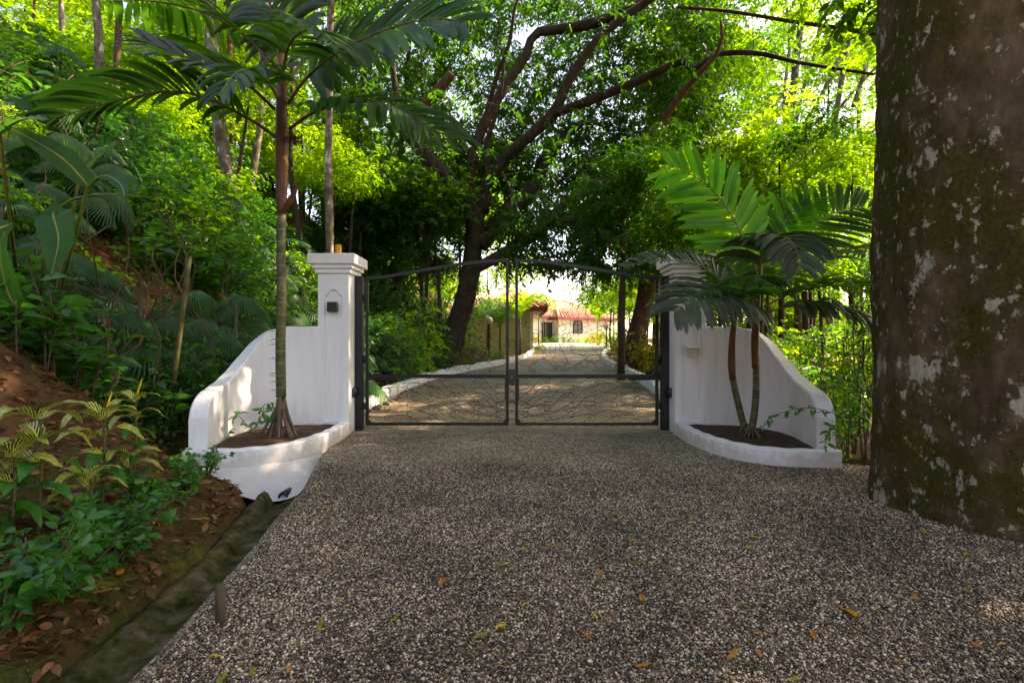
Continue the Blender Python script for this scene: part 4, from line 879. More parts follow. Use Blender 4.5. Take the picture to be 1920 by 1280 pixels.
for k, (pl, wp, mt, lb) in enumerate(TR):
    path = px_path(pl); d = pl[0][2]; r = .5*wp/960*d
    gzv = gz(path[0][0], path[0][1]); base = path[0].copy(); base[2] = gzv-.15
    if path[0][2] < gzv: path[0][2] = gzv+.05
    path = np.vstack([base, path]) if path[0][2]-base[2] > .3 else path
    top = path[-1]; crw = []
    if d < 40 and top[2] > 6:
        top2 = top+np.array((g.uniform(-.3, .3), .3, 2.5)); path = np.vstack([path, top2])
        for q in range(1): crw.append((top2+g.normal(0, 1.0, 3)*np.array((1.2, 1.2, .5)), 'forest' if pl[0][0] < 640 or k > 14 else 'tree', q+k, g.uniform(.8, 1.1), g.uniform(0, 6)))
    elif k in (12, 13): crw.append((top+np.array((0, 0, .6)), 'tree', k, .8, 1))
    TT_ = tree(path, r*1.15, r*.75, MT[mt], crw, 'forest_tree', lb, 'tree', 'forest trees with trunks in view', seed=k)
    if k == 13: link('crown', px_cloud('crown', [(1190,1420,-80,470,18,26,2600),(1380,1680,-60,330,19,28,2000),(1260,1680,300,560,18,28,1800)], 10, .55, .21, .42, LF['mid'], T2, 45, path[0], [(1545,60,50,45),(1600,230,30,40),(1480,160,40,25),(1570,360,30,22),(1420,40,30,22)]), TT_)
    if k == 10: link('crown', px_cloud('crown', [(560,900,-80,420,24,32,2600),(640,900,380,560,22,30,1100)], 10, .6, .25, .42, LF['mid'], T2, 46, path[0], [(845,470,40,36),(700,330,20,20),(820,230,24,20)]), TT_)
# pale multi-stemmed tree in the sunlit garden
o3 = np.array((*P(1500, 660, 22)[:2], gz(*P(1500, 660, 22)[:2]))); t = empty('many_stemmed_tree', o3); tag(t, 'pale many-stemmed tree with slanting boughs beside the mossy trunk', 'tree')
mb = MB(); mb.tube(smooth_path([(0,0,-.2), P(1500,560,22)-o3, P(1490,420,22)-o3, P(1480,300,22)-o3], 16), np.linspace(.26, .18, 16), 10); mb.build('trunk', MT['pale'], t, True)
for k, l in enumerate(([(1480,310,22),(1530,200,22),(1580,100,22),(1620,-40,22)], [(1482,300,22),(1500,190,22),(1530,90,22),(1545,-40,22)], [(1485,320,22),(1560,220,21.5),(1620,150,21),(1680,90,20.5)], [(1480,300,22),(1470,190,22),(1480,80,22.5),(1470,-40,23)], [(1500,250,22),(1545,170,22.3),(1590,60,22.6),(1600,-40,23)], [(1270,14,15),(1370,22,14.6),(1480,40,14.2),(1580,54,13.8),(1680,72,13.4)], [(1600,200,21),(1625,120,21),(1640,40,21)])):
    mb = MB(); mb.tube(smooth_path(px_path(l)-o3, 16), np.linspace(.10, .045, 16) if k != 5 else np.linspace(.04, .06, 16), 8); mb.build('limb', MT['pale' if k != 5 else 'redbark'], t, True)
# leafy trees that fill the wood: (px, depth, crown z px, kind, scale)
def wood(name, label, group, n, pxr, dr, pyr, kinds, sr, seed, mat='bark', mind=0):
    g = np.random.default_rng(seed); k = 0
    for i in range(n):
        px = g.uniform(*pxr); d = g.uniform(*dr); py = g.uniform(*pyr); x = (px-960)/960*d; z = CAMZ+(640-py)/960*d; zg = gz(x, d)
        if z < zg+.9: z = zg+g.uniform(.9, 2.0)
        s = g.uniform(*sr); kd = kinds[i % len(kinds)]
        b = np.array((x+g.uniform(-.4, .4), d+g.uniform(-.4, .4), zg-.1)); c = np.array((x, d, z))
        tree([b, b*.6+c*.4+g.normal(0, .12, 3), c+np.array((0, 0, .2))], .03+.012*(z-zg), .02, MT[mat], [(c, kd, i, s, g.uniform(0, 6.28))], name, label.replace('{c}', {'bright': 'yellow-green', 'forest': 'fresh green', 'tree': 'dark green'}[kd]), 'tree', group, seed=i)
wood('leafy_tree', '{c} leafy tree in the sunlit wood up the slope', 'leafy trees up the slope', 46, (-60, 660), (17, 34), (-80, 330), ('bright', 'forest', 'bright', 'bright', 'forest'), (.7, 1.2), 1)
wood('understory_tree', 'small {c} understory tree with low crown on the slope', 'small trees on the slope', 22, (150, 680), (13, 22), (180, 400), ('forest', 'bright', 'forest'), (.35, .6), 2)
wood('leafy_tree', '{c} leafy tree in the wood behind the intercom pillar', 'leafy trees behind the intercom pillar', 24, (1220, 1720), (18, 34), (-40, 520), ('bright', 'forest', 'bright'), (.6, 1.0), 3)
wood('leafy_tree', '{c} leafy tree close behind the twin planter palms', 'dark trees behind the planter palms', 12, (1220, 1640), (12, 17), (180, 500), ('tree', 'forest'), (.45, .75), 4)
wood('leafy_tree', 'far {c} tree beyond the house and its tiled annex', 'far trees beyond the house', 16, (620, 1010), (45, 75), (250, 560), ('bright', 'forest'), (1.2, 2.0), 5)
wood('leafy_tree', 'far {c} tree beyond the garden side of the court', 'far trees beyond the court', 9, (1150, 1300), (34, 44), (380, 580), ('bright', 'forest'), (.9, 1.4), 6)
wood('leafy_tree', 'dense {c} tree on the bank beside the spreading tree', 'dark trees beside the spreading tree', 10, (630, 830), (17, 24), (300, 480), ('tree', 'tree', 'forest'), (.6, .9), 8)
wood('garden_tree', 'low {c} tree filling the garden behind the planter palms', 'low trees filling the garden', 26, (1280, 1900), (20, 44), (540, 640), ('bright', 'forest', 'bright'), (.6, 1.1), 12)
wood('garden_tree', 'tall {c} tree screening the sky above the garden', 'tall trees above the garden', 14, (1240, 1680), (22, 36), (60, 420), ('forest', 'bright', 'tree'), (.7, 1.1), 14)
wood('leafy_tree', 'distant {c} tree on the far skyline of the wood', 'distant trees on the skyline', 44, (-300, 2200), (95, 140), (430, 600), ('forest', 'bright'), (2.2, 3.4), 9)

# ------------------------------------------------------------------ understory plants (prototypes)
def fan_leaf(seed, Rr=.42, span=125, lobes=4, dz=.35):
    g = np.random.default_rng(seed); V = []; F = []; T = []
    nseg = 32; per = nseg//lobes
    for i in range(nseg):
        a0 = R(-span+2*span*i/nseg); a1 = R(-span+2*span*(i+1)/nseg); am = (a0+a1)/2; b = len(V)
        gap = (i % per == 0)*.35+(i % per == per-1)*.35
        for r in (.05, .35, .7, 1.0):
            for aa, zz in ((a0, -.03*r), (am, .05*r), (a1, -.03*r)):
                sq = 1-gap*(r-.3 if r > .3 else 0)*.6
                aq = am+(aa-am)*sq*(1 if r < .5 else (.8 if r < .9 else .15))
                rr_ = Rr*r*(1-.16*abs(am)/R(span)); V.append((rr_*math.sin(aq), rr_*math.cos(aq)+.0, zz*Rr-dz*Rr*r*r*(.6+.7*abs(math.sin(am)))))
                T.append(.3+.4*(aa == am)+.25*g.random())
        for q in range(3):
            for c in range(2): F.append((b+q*3+c, b+q*3+c+1, b+q*3+3+c+1, b+q*3+3+c))
    return V, F, T
def fan_mesh(seed, h, out):
    g = np.random.default_rng(seed); mb = MB(); V, F, T = fan_leaf(seed, g.uniform(.36, .5), g.uniform(105, 140), 4, g.uniform(.3, .75))
    end = np.array((0, out, h)); tilt = g.uniform(-.9, .1); M = Matrix.Rotation(tilt, 3, 'X')
    mb.V = [tuple(np.array(M @ Vector(v))+end) for v in V]; mb.F = [list(f) for f in F]; mb.T = list(T); mb.U = [(0, 0)]*len(V)
    mb.tube(smooth_path([(0, 0, -.1), (0, out*.3, h*.6), end], 8), np.linspace(.012, .006, 8), 5, t=.4)
    return mb.mesh('leaf', LF['fan'], True)
FANM = [fan_mesh(i, h, o) for i, (h, o) in enumerate(((.9,.25),(.75,.5),(.55,.6),(1.05,.35),(.7,.35),(.45,.5)))]
def fan_palm(loc, s, rz, label, group='fan palms on the wooded slope', n=8, seed=0):
    g = np.random.default_rng(seed); sp_ = [('leaf', FANM[(i+seed) % 6], (0, 0, 0), (g.uniform(-.1, .1), 0, i*6.283/n+g.uniform(-.3, .3))) for i in range(n)]
    return spec_place(sp_, 'fan_palm', loc, rz, s, label, 'palm plant', group)
def broad_spec(seed, nl, ll, hh, mat='under', asp=.5):
    g = np.random.default_rng(seed); out = []
    for s_ in range(2+seed % 2):
        tip = np.array((g.normal(0, .22), g.normal(0, .22), hh*g.uniform(.7, 1.1))); q = smooth_path([(0, 0, -.1), tip*np.array((.3, .3, .5)), tip], 9)
        mb = MB(); mb.tube(q, np.linspace(.011, .005, 9), 5); out.append(('stem', mb.mesh('stem', MT['twig'], True), (0, 0, 0), (0, 0, 0)))
        n = nl; k = g.uniform(.35, 1, n)**.7; pos = np.array([q[min(int(u*8), 8)] for u in k]); a = g.uniform(0, 6.28, n)
        dr = nz(np.stack([np.cos(a), np.sin(a), g.uniform(-.35, .45, n)], 1)); pos = pos+dr*.05; L = ll*g.uniform(.65, 1.2, n)
        V, F, kk = leaves(pos, dr, nz(UP+g.normal(0, .35, (n, 3))), L, L*asp, T8); out.append(('foliage', mesh('foliage', V, F, LF[mat], tint=np.repeat(g.random(n), kk)), (0, 0, 0), (0, 0, 0)))
    return out
BROAD = [broad_spec(i, 14, .24, .8, 'under' if i % 2 else 'glossy') for i in range(5)]
BUSHM = [cloud('foliage', [(0,0,.5,.4,.4,.38),(.25,.1,.75,.3,.3,.25),(-.2,.2,.35,.3,.3,.25)], 130, 8, .22, .085, .5, LF[k], T4, 300+i, .3, 1) for i, k in enumerate(('under', 'under', 'forest', 'bright', 'yellow', 'glossy'))]
def bush_stems(seed):
    g = np.random.default_rng(seed); mb = MB()
    for k in range(5):
        e = np.array((g.normal(0, .22), g.normal(0, .22), g.uniform(.5, .85))); mb.tube(smooth_path([(0, 0, -.1), e*.5+g.normal(0, .04, 3), e], 7), np.linspace(.010, .003, 7), 5)
    return mb.mesh('stems', MT['twig'], True)
BSTEM = [bush_stems(i) for i in range(3)]
def bush(loc, s, rz, v, label, group, name='leafy_bush'):
    return spec_place([('stems', BSTEM[v % 3], (0, 0, 0), (0, 0, 0)), ('foliage', BUSHM[v], (0, 0, 0), (0, 0, 0))], name, loc, rz, s, label, 'bush', group)
def strap_spec(seed, n, L, W, mat):
    g = np.random.default_rng(seed); out = []
    for k in range(n):
        a = k*2.4; e = g.uniform(.35, 1.2); p1 = np.array((math.cos(a), math.sin(a), 0))
        mb = MB(); V, F, U_ = blade([(0,0,0), p1*L*.45*math.cos(e)+UP*L*.5*math.sin(e), p1*L*.85*math.cos(e)+UP*L*(.7*math.sin(e)-.12)], W, 8, UP, .3, .004, k); mb.add(V, F, g.random()); out.append(('leaf', mb.mesh('leaf', LF[mat], True), (0, 0, 0), (0, 0, 0)))
    return out
STRAP = {k: strap_spec(i, 14, .55, .07, k) for i, k in enumerate(('under', 'red', 'maroon', 'bright'))}
def sap_mesh(seed):
    g = np.random.default_rng(seed); h = g.uniform(1.2, 2.4); q = smooth_path([(0,0,-.1), (g.normal(0,.08), g.normal(0,.08), h*.4), (g.normal(0,.15), g.normal(0,.15), h*.75), (g.normal(0,.25), g.normal(0,.25), h)], 14)
    mb = MB(); mb.tube(q, np.linspace(.016, .006, 14), 6)
    for k in range(4):
        i = int(g.integers(5, 13)); e = q[i]+g.normal(0, .2, 3)+UP*.2; mb.tube(smooth_path([q[i], (q[i]+e)/2+g.normal(0, .03, 3), e], 6), np.linspace(.006, .003, 6), 4)
    return mb.mesh('sapling', MT['twig'], True), q[-1]
SAP = [sap_mesh(i) for i in range(6)]
def feather_spec(seed, n, L, mat='bright'):
    g = np.random.default_rng(seed); out = []
    for k in range(n):
        a = k*2.4+g.uniform(-.3, .3); e = g.uniform(.5, 1.35); p1 = np.array((math.cos(a), math.sin(a), 0))
        pth = [(0,0,0), p1*L*.3*math.cos(e)+UP*L*.42*math.sin(e), p1*L*.62*math.cos(e)+UP*L*.62*math.sin(e), p1*L*(.95*math.cos(e)+.05)+UP*L*(.6*math.sin(e)-.08)]
        (V, F, T_), (rv, rf) = frond(pth, 20, .42*L/1.6, .045*L/1.6, .6, None, .7, .2, 4, seed*50+k, .012, narrow=True); mb = MB(); mb.add(V, F); mb.T = T_; mb.add(rv, rf, .9); out.append(('frond', mb.mesh('frond', LF[mat], True), (0, 0, 0), (0, 0, 0)))
    return out
FEATH = [feather_spec(1, 11, 1.8, 'bright'), feather_spec(2, 10, 1.6, 'under')]

def zone(l):
    px = 960+l[0]/l[1]*960
    return 'on the bank beyond the gate' if px > 655 and l[1] > 7.4 else ('high up the wooded slope' if l[0] < -9 else ('on the slope above the soil bank' if l[1] < 7.5 else 'on the slope behind the white wing wall'))
# --- scatter over the wooded slope
g = np.random.default_rng(88)
def slope_spots(n, pxr, dr, margin=.35, minx=None):
    out = []
    while len(out) < n:
        px = g.uniform(*pxr); d = dr[0]*(dr[1]/dr[0])**g.random(); x = (px-960)/960*d
        if x > float(interp(d, TOE))-margin: continue
        if 4.6 < d < 8 and x > -4.0: continue
        out.append((x, d, gz(x, d)-.02))
    return out
for i, l in enumerate(slope_spots(46, (-40, 720), (6.2, 20), .9)):
    fan_palm(l, g.uniform(.7, 1.25)*(1.0 if l[1] < 12 else 1.4), g.uniform(0, 6), 'fan-leaved palm plant with split pleated leaves '+zone(l), seed=i)
for i, l in enumerate(slope_spots(70, (-60, 820), (4.6, 17), .5)):
    spec_place(BROAD[i % 5], 'broadleaf_plant', l, g.uniform(0, 6), g.uniform(.6, 1.2)*(1 if l[1] < 9 else 1.5), ('glossy ' if i % 5 % 2 == 0 else 'matt ')+'broad-leaved green plant '+zone(l), 'plant', 'broad-leaved plants on the slope')
for i, l in enumerate(slope_spots(80, (-60, 860), (5.5, 22), .6)):
    bush(l, g.uniform(.7, 1.3)*(1 if l[1] < 10 else 1.7), g.uniform(0, 6), (0, 1, 2, 0, 5, 2)[i % 6], ('dark small-leaved bush ', 'dark small-leaved bush ', 'fresh green small-leaved bush ', 'dark small-leaved bush ', 'glossy small-leaved bush ', 'fresh green small-leaved bush ')[i % 6]+zone(l), 'leafy bushes on the slope')
for i, l in enumerate(slope_spots(60, (-60, 640), (4.8, 13), .5)):
    me, tip = SAP[i % 6]; o = link('sapling', me, None, l, (0, 0, g.uniform(0, 6)), (1,)*3); o.scale = (s_ := g.uniform(.6, 1.2), s_, s_)
    tag(o, 'thin bare brown sapling stem '+zone(l), 'sapling', 'bare saplings on the slope')
for i, l in enumerate(slope_spots(14, (300, 860), (7, 16), .6)):
    spec_place(STRAP['under'], 'strap_leaf_plant', l, g.uniform(0, 6), g.uniform(.8, 1.3), 'green strap-leaved rosette plant on the wooded slope', 'plant', 'strap-leaved rosettes on the slope')
def surf_leaves(name, n, pxr, dr, ll, asp, mat, T, seed, lift, label, cat, flat=.35, xtest=None):
    g = np.random.default_rng(seed); px = g.uniform(pxr[0], pxr[1], n); d = dr[0]*(dr[1]/dr[0])**g.random(n); x = (px-960)/960*d
    k = (x < interp(d, TOE)-.12) & ~((d > 4.75) & (d < 7.3) & (x > -3.62))
    x, d = x[k], d[k]; m = len(x); pos = np.stack([x, d, ground(x, d)+g.uniform(0, lift, m)], 1); a = g.uniform(0, 6.28, m)
    dr_ = nz(np.stack([np.cos(a), np.sin(a), g.normal(0, flat, m)], 1)); L = ll*g.uniform(.5, 1.4, m)*(.6+d/14)
    V, F, kk = leaves(pos, dr_, nz(UP+g.normal(0, flat, (m, 3))), L, L*asp, T)
    tag(link(name, mesh(name, V, F, mat, tint=np.repeat(g.random(m), kk))), label, cat, kind='stuff')
surf_leaves('leaf_litter', 16000, (-100, 1000), (2.0, 26), .075, .5, LF['litter'], T8, 71, .02, 'brown fallen leaf litter over the wooded slope', 'leaf litter')
surf_leaves('ground_cover', 15000, (-100, 1000), (5.0, 26), .10, .5, LF['under'], T4, 72, .30, 'low green seedlings and ground cover on the slope', 'ground cover', .5)
# ------------------------------------------------------------------ house and annex beyond the drive
def hip_roof(t, x0, x1, y0, y1, ze, zr, over, ridge, name='roof'):
    X0, X1, Y0, Y1 = x0-over, x1+over, y0-over, y1+over; cx, cy_ = (X0+X1)/2, (Y0+Y1)/2; hx = max((X1-X0)/2-(Y1-Y0)/2, .4)*ridge
    base = [(X0,Y0,ze),(X1,Y0,ze),(X1,Y1,ze),(X0,Y1,ze)]; top = [(cx-hx,cy_,zr),(cx+hx,cy_,zr)]
    mb = MB(); mb.add(base+top, [(0,1,5,4),(1,2,5),(2,3,4,5),(3,0,4)]); o = mb.build(name, MT['tile'], t)
    rb = MB()
    def ribs(a, b, c, d, n):
        a, b, c, d = map(np.array, (a, b, c, d))
        for i in range(n):
            u = (i+.5)/n; p0 = a*(1-u)+b*u; p1 = d*(1-u)+c*u
            rb.tube([p0+UP*.03, p1+UP*.03], .11, 6)
    n1 = int((X1-X0)/.42); n2 = int((Y1-Y0)/.42)
    ribs(base[0], base[1], top[1], top[0], n1); ribs(base[1], base[2], top[1], top[1], n2); ribs(base[3], base[0], top[0], top[0], n2)
    rb.build('tile_ribs', MT['tile'], o, True)
    for a, b in ((base[0], top[0]), (base[1], top[1]), (top[0], top[1])): 
        m2 = MB(); m2.tube([np.array(a)+UP*.06, np.array(b)+UP*.06], .15, 8); m2.build('ridge_tiles', MT['tile'], o, True)
    f = MB(); f.box(X0, X1, Y0-.04, Y0-.003, ze-.28, ze+.02); f.box(X1+.003, X1+.04, Y0, Y1, ze-.28, ze+.02); f.box(X0-.04, X0-.003, Y0, Y1, ze-.28, ze+.02); f.build('fascia', MT['fascia'], t)
    s_ = MB(); s_.box(X0+.01, X1-.01, Y0+.01, Y1-.01, ze-.06, ze-.02); s_.build('soffit', MT['beige'], t)
def wallbox(t, x0, x1, y0, y1, z0, z1, mat): MB().box(x0, x1, y0, y1, z0, z1).build('wall', mat, t)
def arched(t, cx, y, z0, w_, h, depth=.12):
    pts = [(-w_/2, z0), (w_/2, z0), (w_/2, z0+h-w_/2)]+[(w_/2*math.cos(R(a)), z0+h-w_/2+w_/2*math.sin(R(a))) for a in range(15, 180, 15)]+[(-w_/2, z0+h-w_/2)]
    n = len(pts); mb = MB(); mb.add([(cx+x, y-.02, z) for x, z in pts], [tuple(range(n))]); o = mb.build('window', MT['glass'], t)
    fr = MB(); q = np.array([(cx+x, y-.06, z) for x, z in pts+[pts[0]]]); fr.tube(q, .05, 6); fr.tube([(cx, y-.05, z0), (cx, y-.05, z0+h)], .025, 5); fr.tube([(cx-w_/2, y-.05, z0+h-w_/2), (cx+w_/2, y-.05, z0+h-w_/2)], .025, 5); fr.build('frame', MT['black'], o)
    MB().box(cx-w_/2-.1, cx+w_/2+.1, y-.14, y+.01, z0-.16, z0-.06).build('sill', MT['white'], o)
t = empty('house', (5.0, 55, 0), R(35)); tag(t, 'cream house with sunlit clay tile roof and arched window', 'house')
wallbox(t, 0, 7.5, 0, 9, .9, 3.82, MT['cream']); arched(t, 2.75, 0, 2.15, 1.3, 1.55)
wallbox(t, -7.5, -.01, 1, 8, .9, 3.82, MT['cream'])
hip_roof(t, 0, 7.5, 0, 9, 3.82, 6.1, .7, 1); hip_roof(t, -7.5, -.4, 1.2, 8, 3.95, 6.0, .6, 1)
d_ = MB().box(-1.5, -.2, .93, .995, 1.1, 3.3).build('door', MT['glass'], t)
for i in range(5): MB().box(-1.5+i*.325-.03, -1.5+i*.325+.03, .85, .925, 1.1, 3.3).build('door_bar', MT['black'], d_)
t = empty('annex', (0, 0, 0)); tag(t, 'low beige annex with dark red fascia and tiled hip roof', 'building')
wallbox(t, -2.7, 1.32, 33, 41, .2, 3.3, MT['beige']); MB().box(1.16, 1.36, 32.94, 33.2, .2, 3.28).build('corner_pilaster', MT['white'], t)
hip_roof(t, -2.7, 1.3, 33, 41, 3.42, 4.9, .9, 1)
def lamp(loc, h, r, label):
    t = empty('globe_lamp', loc); tag(t, label, 'lamp', 'globe garden lamps')
    MB().lathe([(.06,-.2),(.045,-.19),(.045,h-.05),(.07,h-.04),(.07,h)], 12).build('post', MT['black'], t, True)
    MB().lathe([(r*math.sin(R(a)), h+r-r*math.cos(R(a))) for a in range(12, 172, 14)], 16).build('globe', MT['globe'], t, True)
q = P(917, 655, 24.5); lamp((q[0], q[1], gz(q[0], q[1])), 1.65-gz(q[0], q[1])+.42, .18, 'white globe lamp on a short black post before the annex')
q = P(1137, 640, 38); lamp((q[0], q[1], gz(q[0], q[1])), 1.25+28/960*38-gz(q[0], q[1])-.2, .19, 'white globe lamp among the yellow garden shrubs')
# garden planting
def fpalm(loc, s, h, v, rz, label, group):
    t = spec_place(FEATH[v], 'feather_palm', (loc[0], loc[1], loc[2]), rz, 1, label, 'palm', group)
    for c in t.children: c.location = (0, 0, h); c.scale = (s, s, s)
    mb = MB(); mb.tube([(0,0,-.2), (.05,.0,h*.5), (0,0,h+.05)], [.07,.05,.05], 7); mb.build('trunk', MT['stem'], t, True)
for px, d, s, h, v in ((1180,36,2.3,2.6,0),(1215,30,1.8,1.6,0),(1120,48,2.0,2.2,0),(1150,44,2.2,3.0,0),(1250,26,1.6,1.2,0)):
    x = (px-960)/960*d; fpalm((x, d, gz(x, d)), s, h, v, px, 'feathery sunlit palm in the garden beside the court', 'feather palms in the garden')
for px, d, s, h, v in ((938,27,1.5,1.5,1),(975,30,1.5,2.2,0),(1010,44,1.9,2.3,0),(915,29,1.4,1.9,1)):
    x = (px-960)/960*d; fpalm((x, d, gz(x, d)), s, h, v, px, 'feathery palm standing before the beige annex wall', 'feather palms by the annex')
g = np.random.default_rng(13)
for px, d, s, v in ((1004,52,1.1,4),(1022,54,.9,2),(1040,54,.9,0),(1058,54,.8,2),(1070,54,.8,2),(1084,54,.8,3),(1098,53,1.0,3),(1112,50,1.4,4),(1122,46,1.5,4),(1135,42,1.6,3),(1012,36,.7,3)):
    x = (px-960)/960*d; bush((x, d, gz(x, d)-.05), s, px, v, {4: 'golden yellow shrub in the planting before the house', 3: 'lime green shrub in the planting before the house', 2: 'green hedge shrub under the house windows', 0: 'dark green shrub beside the house door'}[v], 'shrubs before the house', 'garden_shrub')
def right_spots(n, pxr, dr, off=.55):
    out = []
    while len(out) < n:
        px = g.uniform(*pxr); d = dr[0]*(dr[1]/dr[0])**g.random(); x = (px-960)/960*d
        if x < float(interp(d, XR))+off or (d < 7.4 and x < 3.9): continue
        out.append((x, d, gz(x, d)-.03))
    return out
for i, l in enumerate(right_spots(60, (1120, 1700), (8, 32))):
    v = (3, 0, 4, 3, 2, 5)[i % 6]
    bush(l, g.uniform(.7, 1.2)*(1 if l[1] < 12 else 1.5), g.uniform(0, 6), v, {3: 'lime green bush in the garden beyond the gate', 4: 'golden bush in the garden beyond the gate', 0: 'dark green bush in the garden beyond the gate', 2: 'mid green bush in the garden beyond the gate', 5: 'glossy green bush in the garden beyond the gate'}[v], 'bushes in the garden beyond the gate')
for i, l in enumerate(right_spots(26, (1120, 1660), (8, 20), .3)):
    kd = ('under', 'maroon', 'bright', 'under')[i % 4]
    spec_place(STRAP[kd], 'strap_leaf_plant', l, g.uniform(0, 6), g.uniform(.8, 1.5), {'under': 'green strap-leaved plant by the garden kerb', 'maroon': 'dark maroon strap-leaved plant by the garden kerb', 'bright': 'lime strap-leaved plant by the garden kerb'}[kd], 'plant', 'strap-leaved plants by the garden kerb')
for i, l in enumerate(right_spots(24, (1200, 1660), (8, 16), .5)):
    spec_place(BROAD[i % 5], 'broadleaf_plant', l, g.uniform(0, 6), g.uniform(.8, 1.5), 'broad-leaved plant in the garden beyond the gate', 'plant', 'broad-leaved plants in the garden')
# thin-stemmed shrubs between the wing wall and the mossy trunk
for i, (px, d, h) in enumerate(((1588,5.4,1.2),(1606,5.6,1.5),(1622,5.3,1.3),(1600,6.2,1.8),(1630,6.6,1.9),(1570,6.8,1.5),(1640,5.9,1.7),(1545,7.6,1.5),(1620,7.6,2.2),(1510,8.0,1.4),(1580,8.6,1.8))):
    x = (px-960)/960*d; gg = np.random.default_rng(500+i); t = empty('wiry_shrub', (x, d, gz(x, d))); tag(t, 'wiry thin-stemmed leafy shrub between the wing wall and the mossy trunk', 'shrub', 'wiry shrubs beside the mossy trunk')
    tips = []
    for k in range(4):
        e = np.array((gg.normal(0, .12), gg.normal(0, .12), h*gg.uniform(.7, 1))); q = smooth_path([(gg.normal(0,.03),gg.normal(0,.03),-.1), e*.5+gg.normal(0,.04,3), e], 10); mb = MB(); mb.tube(q, np.linspace(.009, .004, 10), 5); mb.build('stem', MT['twig'], t, True); tips += list(q[3:])
    tips = np.array(tips); c = tips[gg.integers(0, len(tips), 34)]; V, F, tt = twig_leaves(c, nz(gg.normal(0, 1, c.shape)), 7, .22, .075, .5, T4, gg, .3); link('foliage', mesh('foliage', V, F, LF['under' if i % 3 else 'forest'], tint=tt), t)
# foliage on the bank between the gate and the annex
for i in range(22):
    px = 690+i*9.5; d = (13.5, 17, 21, 24, 15.5)[i % 5]; x = (px-960)/960*d
    if x > float(interp(d, TOE))-.4: x = float(interp(d, TOE))-.4-.3*(i % 3)
    bush((x, d, gz(x, d)-.05), 1.3+.25*(i % 4), i, (0, 1, 2, 0, 3)[i % 5], {0: 'dark leafy bush on the bank under the spreading tree', 1: 'dark leafy bush on the bank under the spreading tree', 2: 'mid green bush on the bank under the spreading tree', 3: 'lime green bush on the bank under the spreading tree'}[(0, 1, 2, 0, 3)[i % 5]], 'bushes on the bank under the spreading tree')
# spray of leaves in front of the wing wall end
gg = np.random.default_rng(91); t = empty('leafy_spray', P(1590, 860, 5.0)); o1 = P(1590, 860, 5.0); tag(t, 'thin leafy branch reaching across the wing wall end', 'branch')
for l in ([(1590,860,5.0),(1580,790,5.0),(1550,770,5.0),(1500,765,5.0),(1450,780,5.0),(1432,795,5.0)], [(1590,860,5.0),(1578,820,4.98),(1560,800,4.95),(1550,830,4.95)], [(1590,860,5.0),(1592,770,5.05),(1585,720,5.1),(1560,705,5.1)]):
    q = smooth_path(px_path(l)-o1, 26); mb = MB(); mb.tube(q, np.linspace(.006, .002, 26), 5); mb.build('twig', MT['twig'], t, True)
    c = q[6:]; d = nz(np.gradient(q, axis=0))[6:]; V, F, tt = twig_leaves(c, d, 2, .05, .085, .42, T8, gg, .3, .5); link('foliage', mesh('foliage', V, F, LF['glossy'], tint=tt), t)

# ------------------------------------------------------------------ unseen trees added out of frame to shade the forecourt
for i, (x, y, z, s, kd) in enumerate(((9,4,8.5,1.3,'tree'),(8,8,9,1.3,'tree'),(11,9,10,1.5,'forest'),(12,1,10,1.5,'tree'),(14,6,9,1.5,'tree'),(7.5,-1,9.5,1.2,'tree'),(10.5,13,11,1.4,'forest'))):
    tree([(x, y, -.1), (x+.2, y, z*.5), (x, y, z+.3)], .22, .08, MT['bark'], [((x, y, z), kd, i, s, i), ((x+1, y-.8, z+1.2), kd, i+1, s*.8, i)], 'unseen_shade_tree', 'unseen shade tree added beside the drive behind the mossy trunk', 'tree', 'unseen shade trees added beside the drive', seed=i)

# ------------------------------------------------------------------ foreground planting on the bank
def on_bank(px, py):
    """point where the pixel's ray meets the ground"""
    d = 1.0
    while d < 30:
        q = P(px, py, d)
        if q[2] <= gz(q[0], q[1]): return np.array((q[0], q[1], gz(q[0], q[1])))
        d += .02
    return P(px, py, 12)
def shrub_low(px, py, s, seed, label):
    l = on_bank(px, py); gg = np.random.default_rng(seed); t = empty('low_shrub', l); tag(t, label, 'shrub', 'low glossy shrubs along the gutter')
    tips = []; 
    for k in range(6):
        e = np.array((gg.normal(.06, .15), gg.normal(0, .15), gg.uniform(.20, .42)))*s; q = smooth_path([(0,0,-.05), e*.5+gg.normal(0,.02,3), e], 8); mb = MB(); mb.tube(q, np.linspace(.008, .003, 8), 5); mb.build('stem', MT['twig'], t, True); tips += list(q[3:])
    tips = np.array(tips); c = tips[gg.integers(0, len(tips), 46)]+gg.normal(0, .03*s, (46, 3)); d = nz(gg.normal(0, 1, c.shape)*np.array((1,1,.5))+UP*.2)
    V, F, tt = twig_leaves(c, d, 5, .12*s, .082*s, .52, T8, gg, .15, .35); link('foliage', mesh('foliage', V, F, LF['glossy'], tint=tt), t)
for i, (px, py, s) in enumerate(((30,1160,.85),(105,1120,.85),(180,1075,.8),(245,1030,.75),(305,965,.75),(350,925,.7),(385,890,.6),(-20,1210,.9))):
    shrub_low(px, py, s, 700+i, ('low glossy shrub on the bank beside the wooden stake', 'low glossy shrub on the bank beside the wooden stake', 'low glossy shrub midway along the gutter bank', 'low glossy shrub midway along the gutter bank', 'low glossy shrub near the white apron and drain', 'low glossy shrub near the white apron and drain', 'smallest low shrub touching the planter kerb end', 'low glossy shrub at the outer end of the gutter bank')[i])
VL = []
for k in range(3):
    gg = np.random.default_rng(k); V, F, U = blade([(0,0,0),(0,.07,.03),(0,.15,.02),(0,.22,-.03-.02*k)], .085, 12, UP, .25, .004, k); mb = MB(); mb.add(V, F, .5, U); VL.append(mb.mesh('leaf', MT['varieg'], True, True))
GL = []
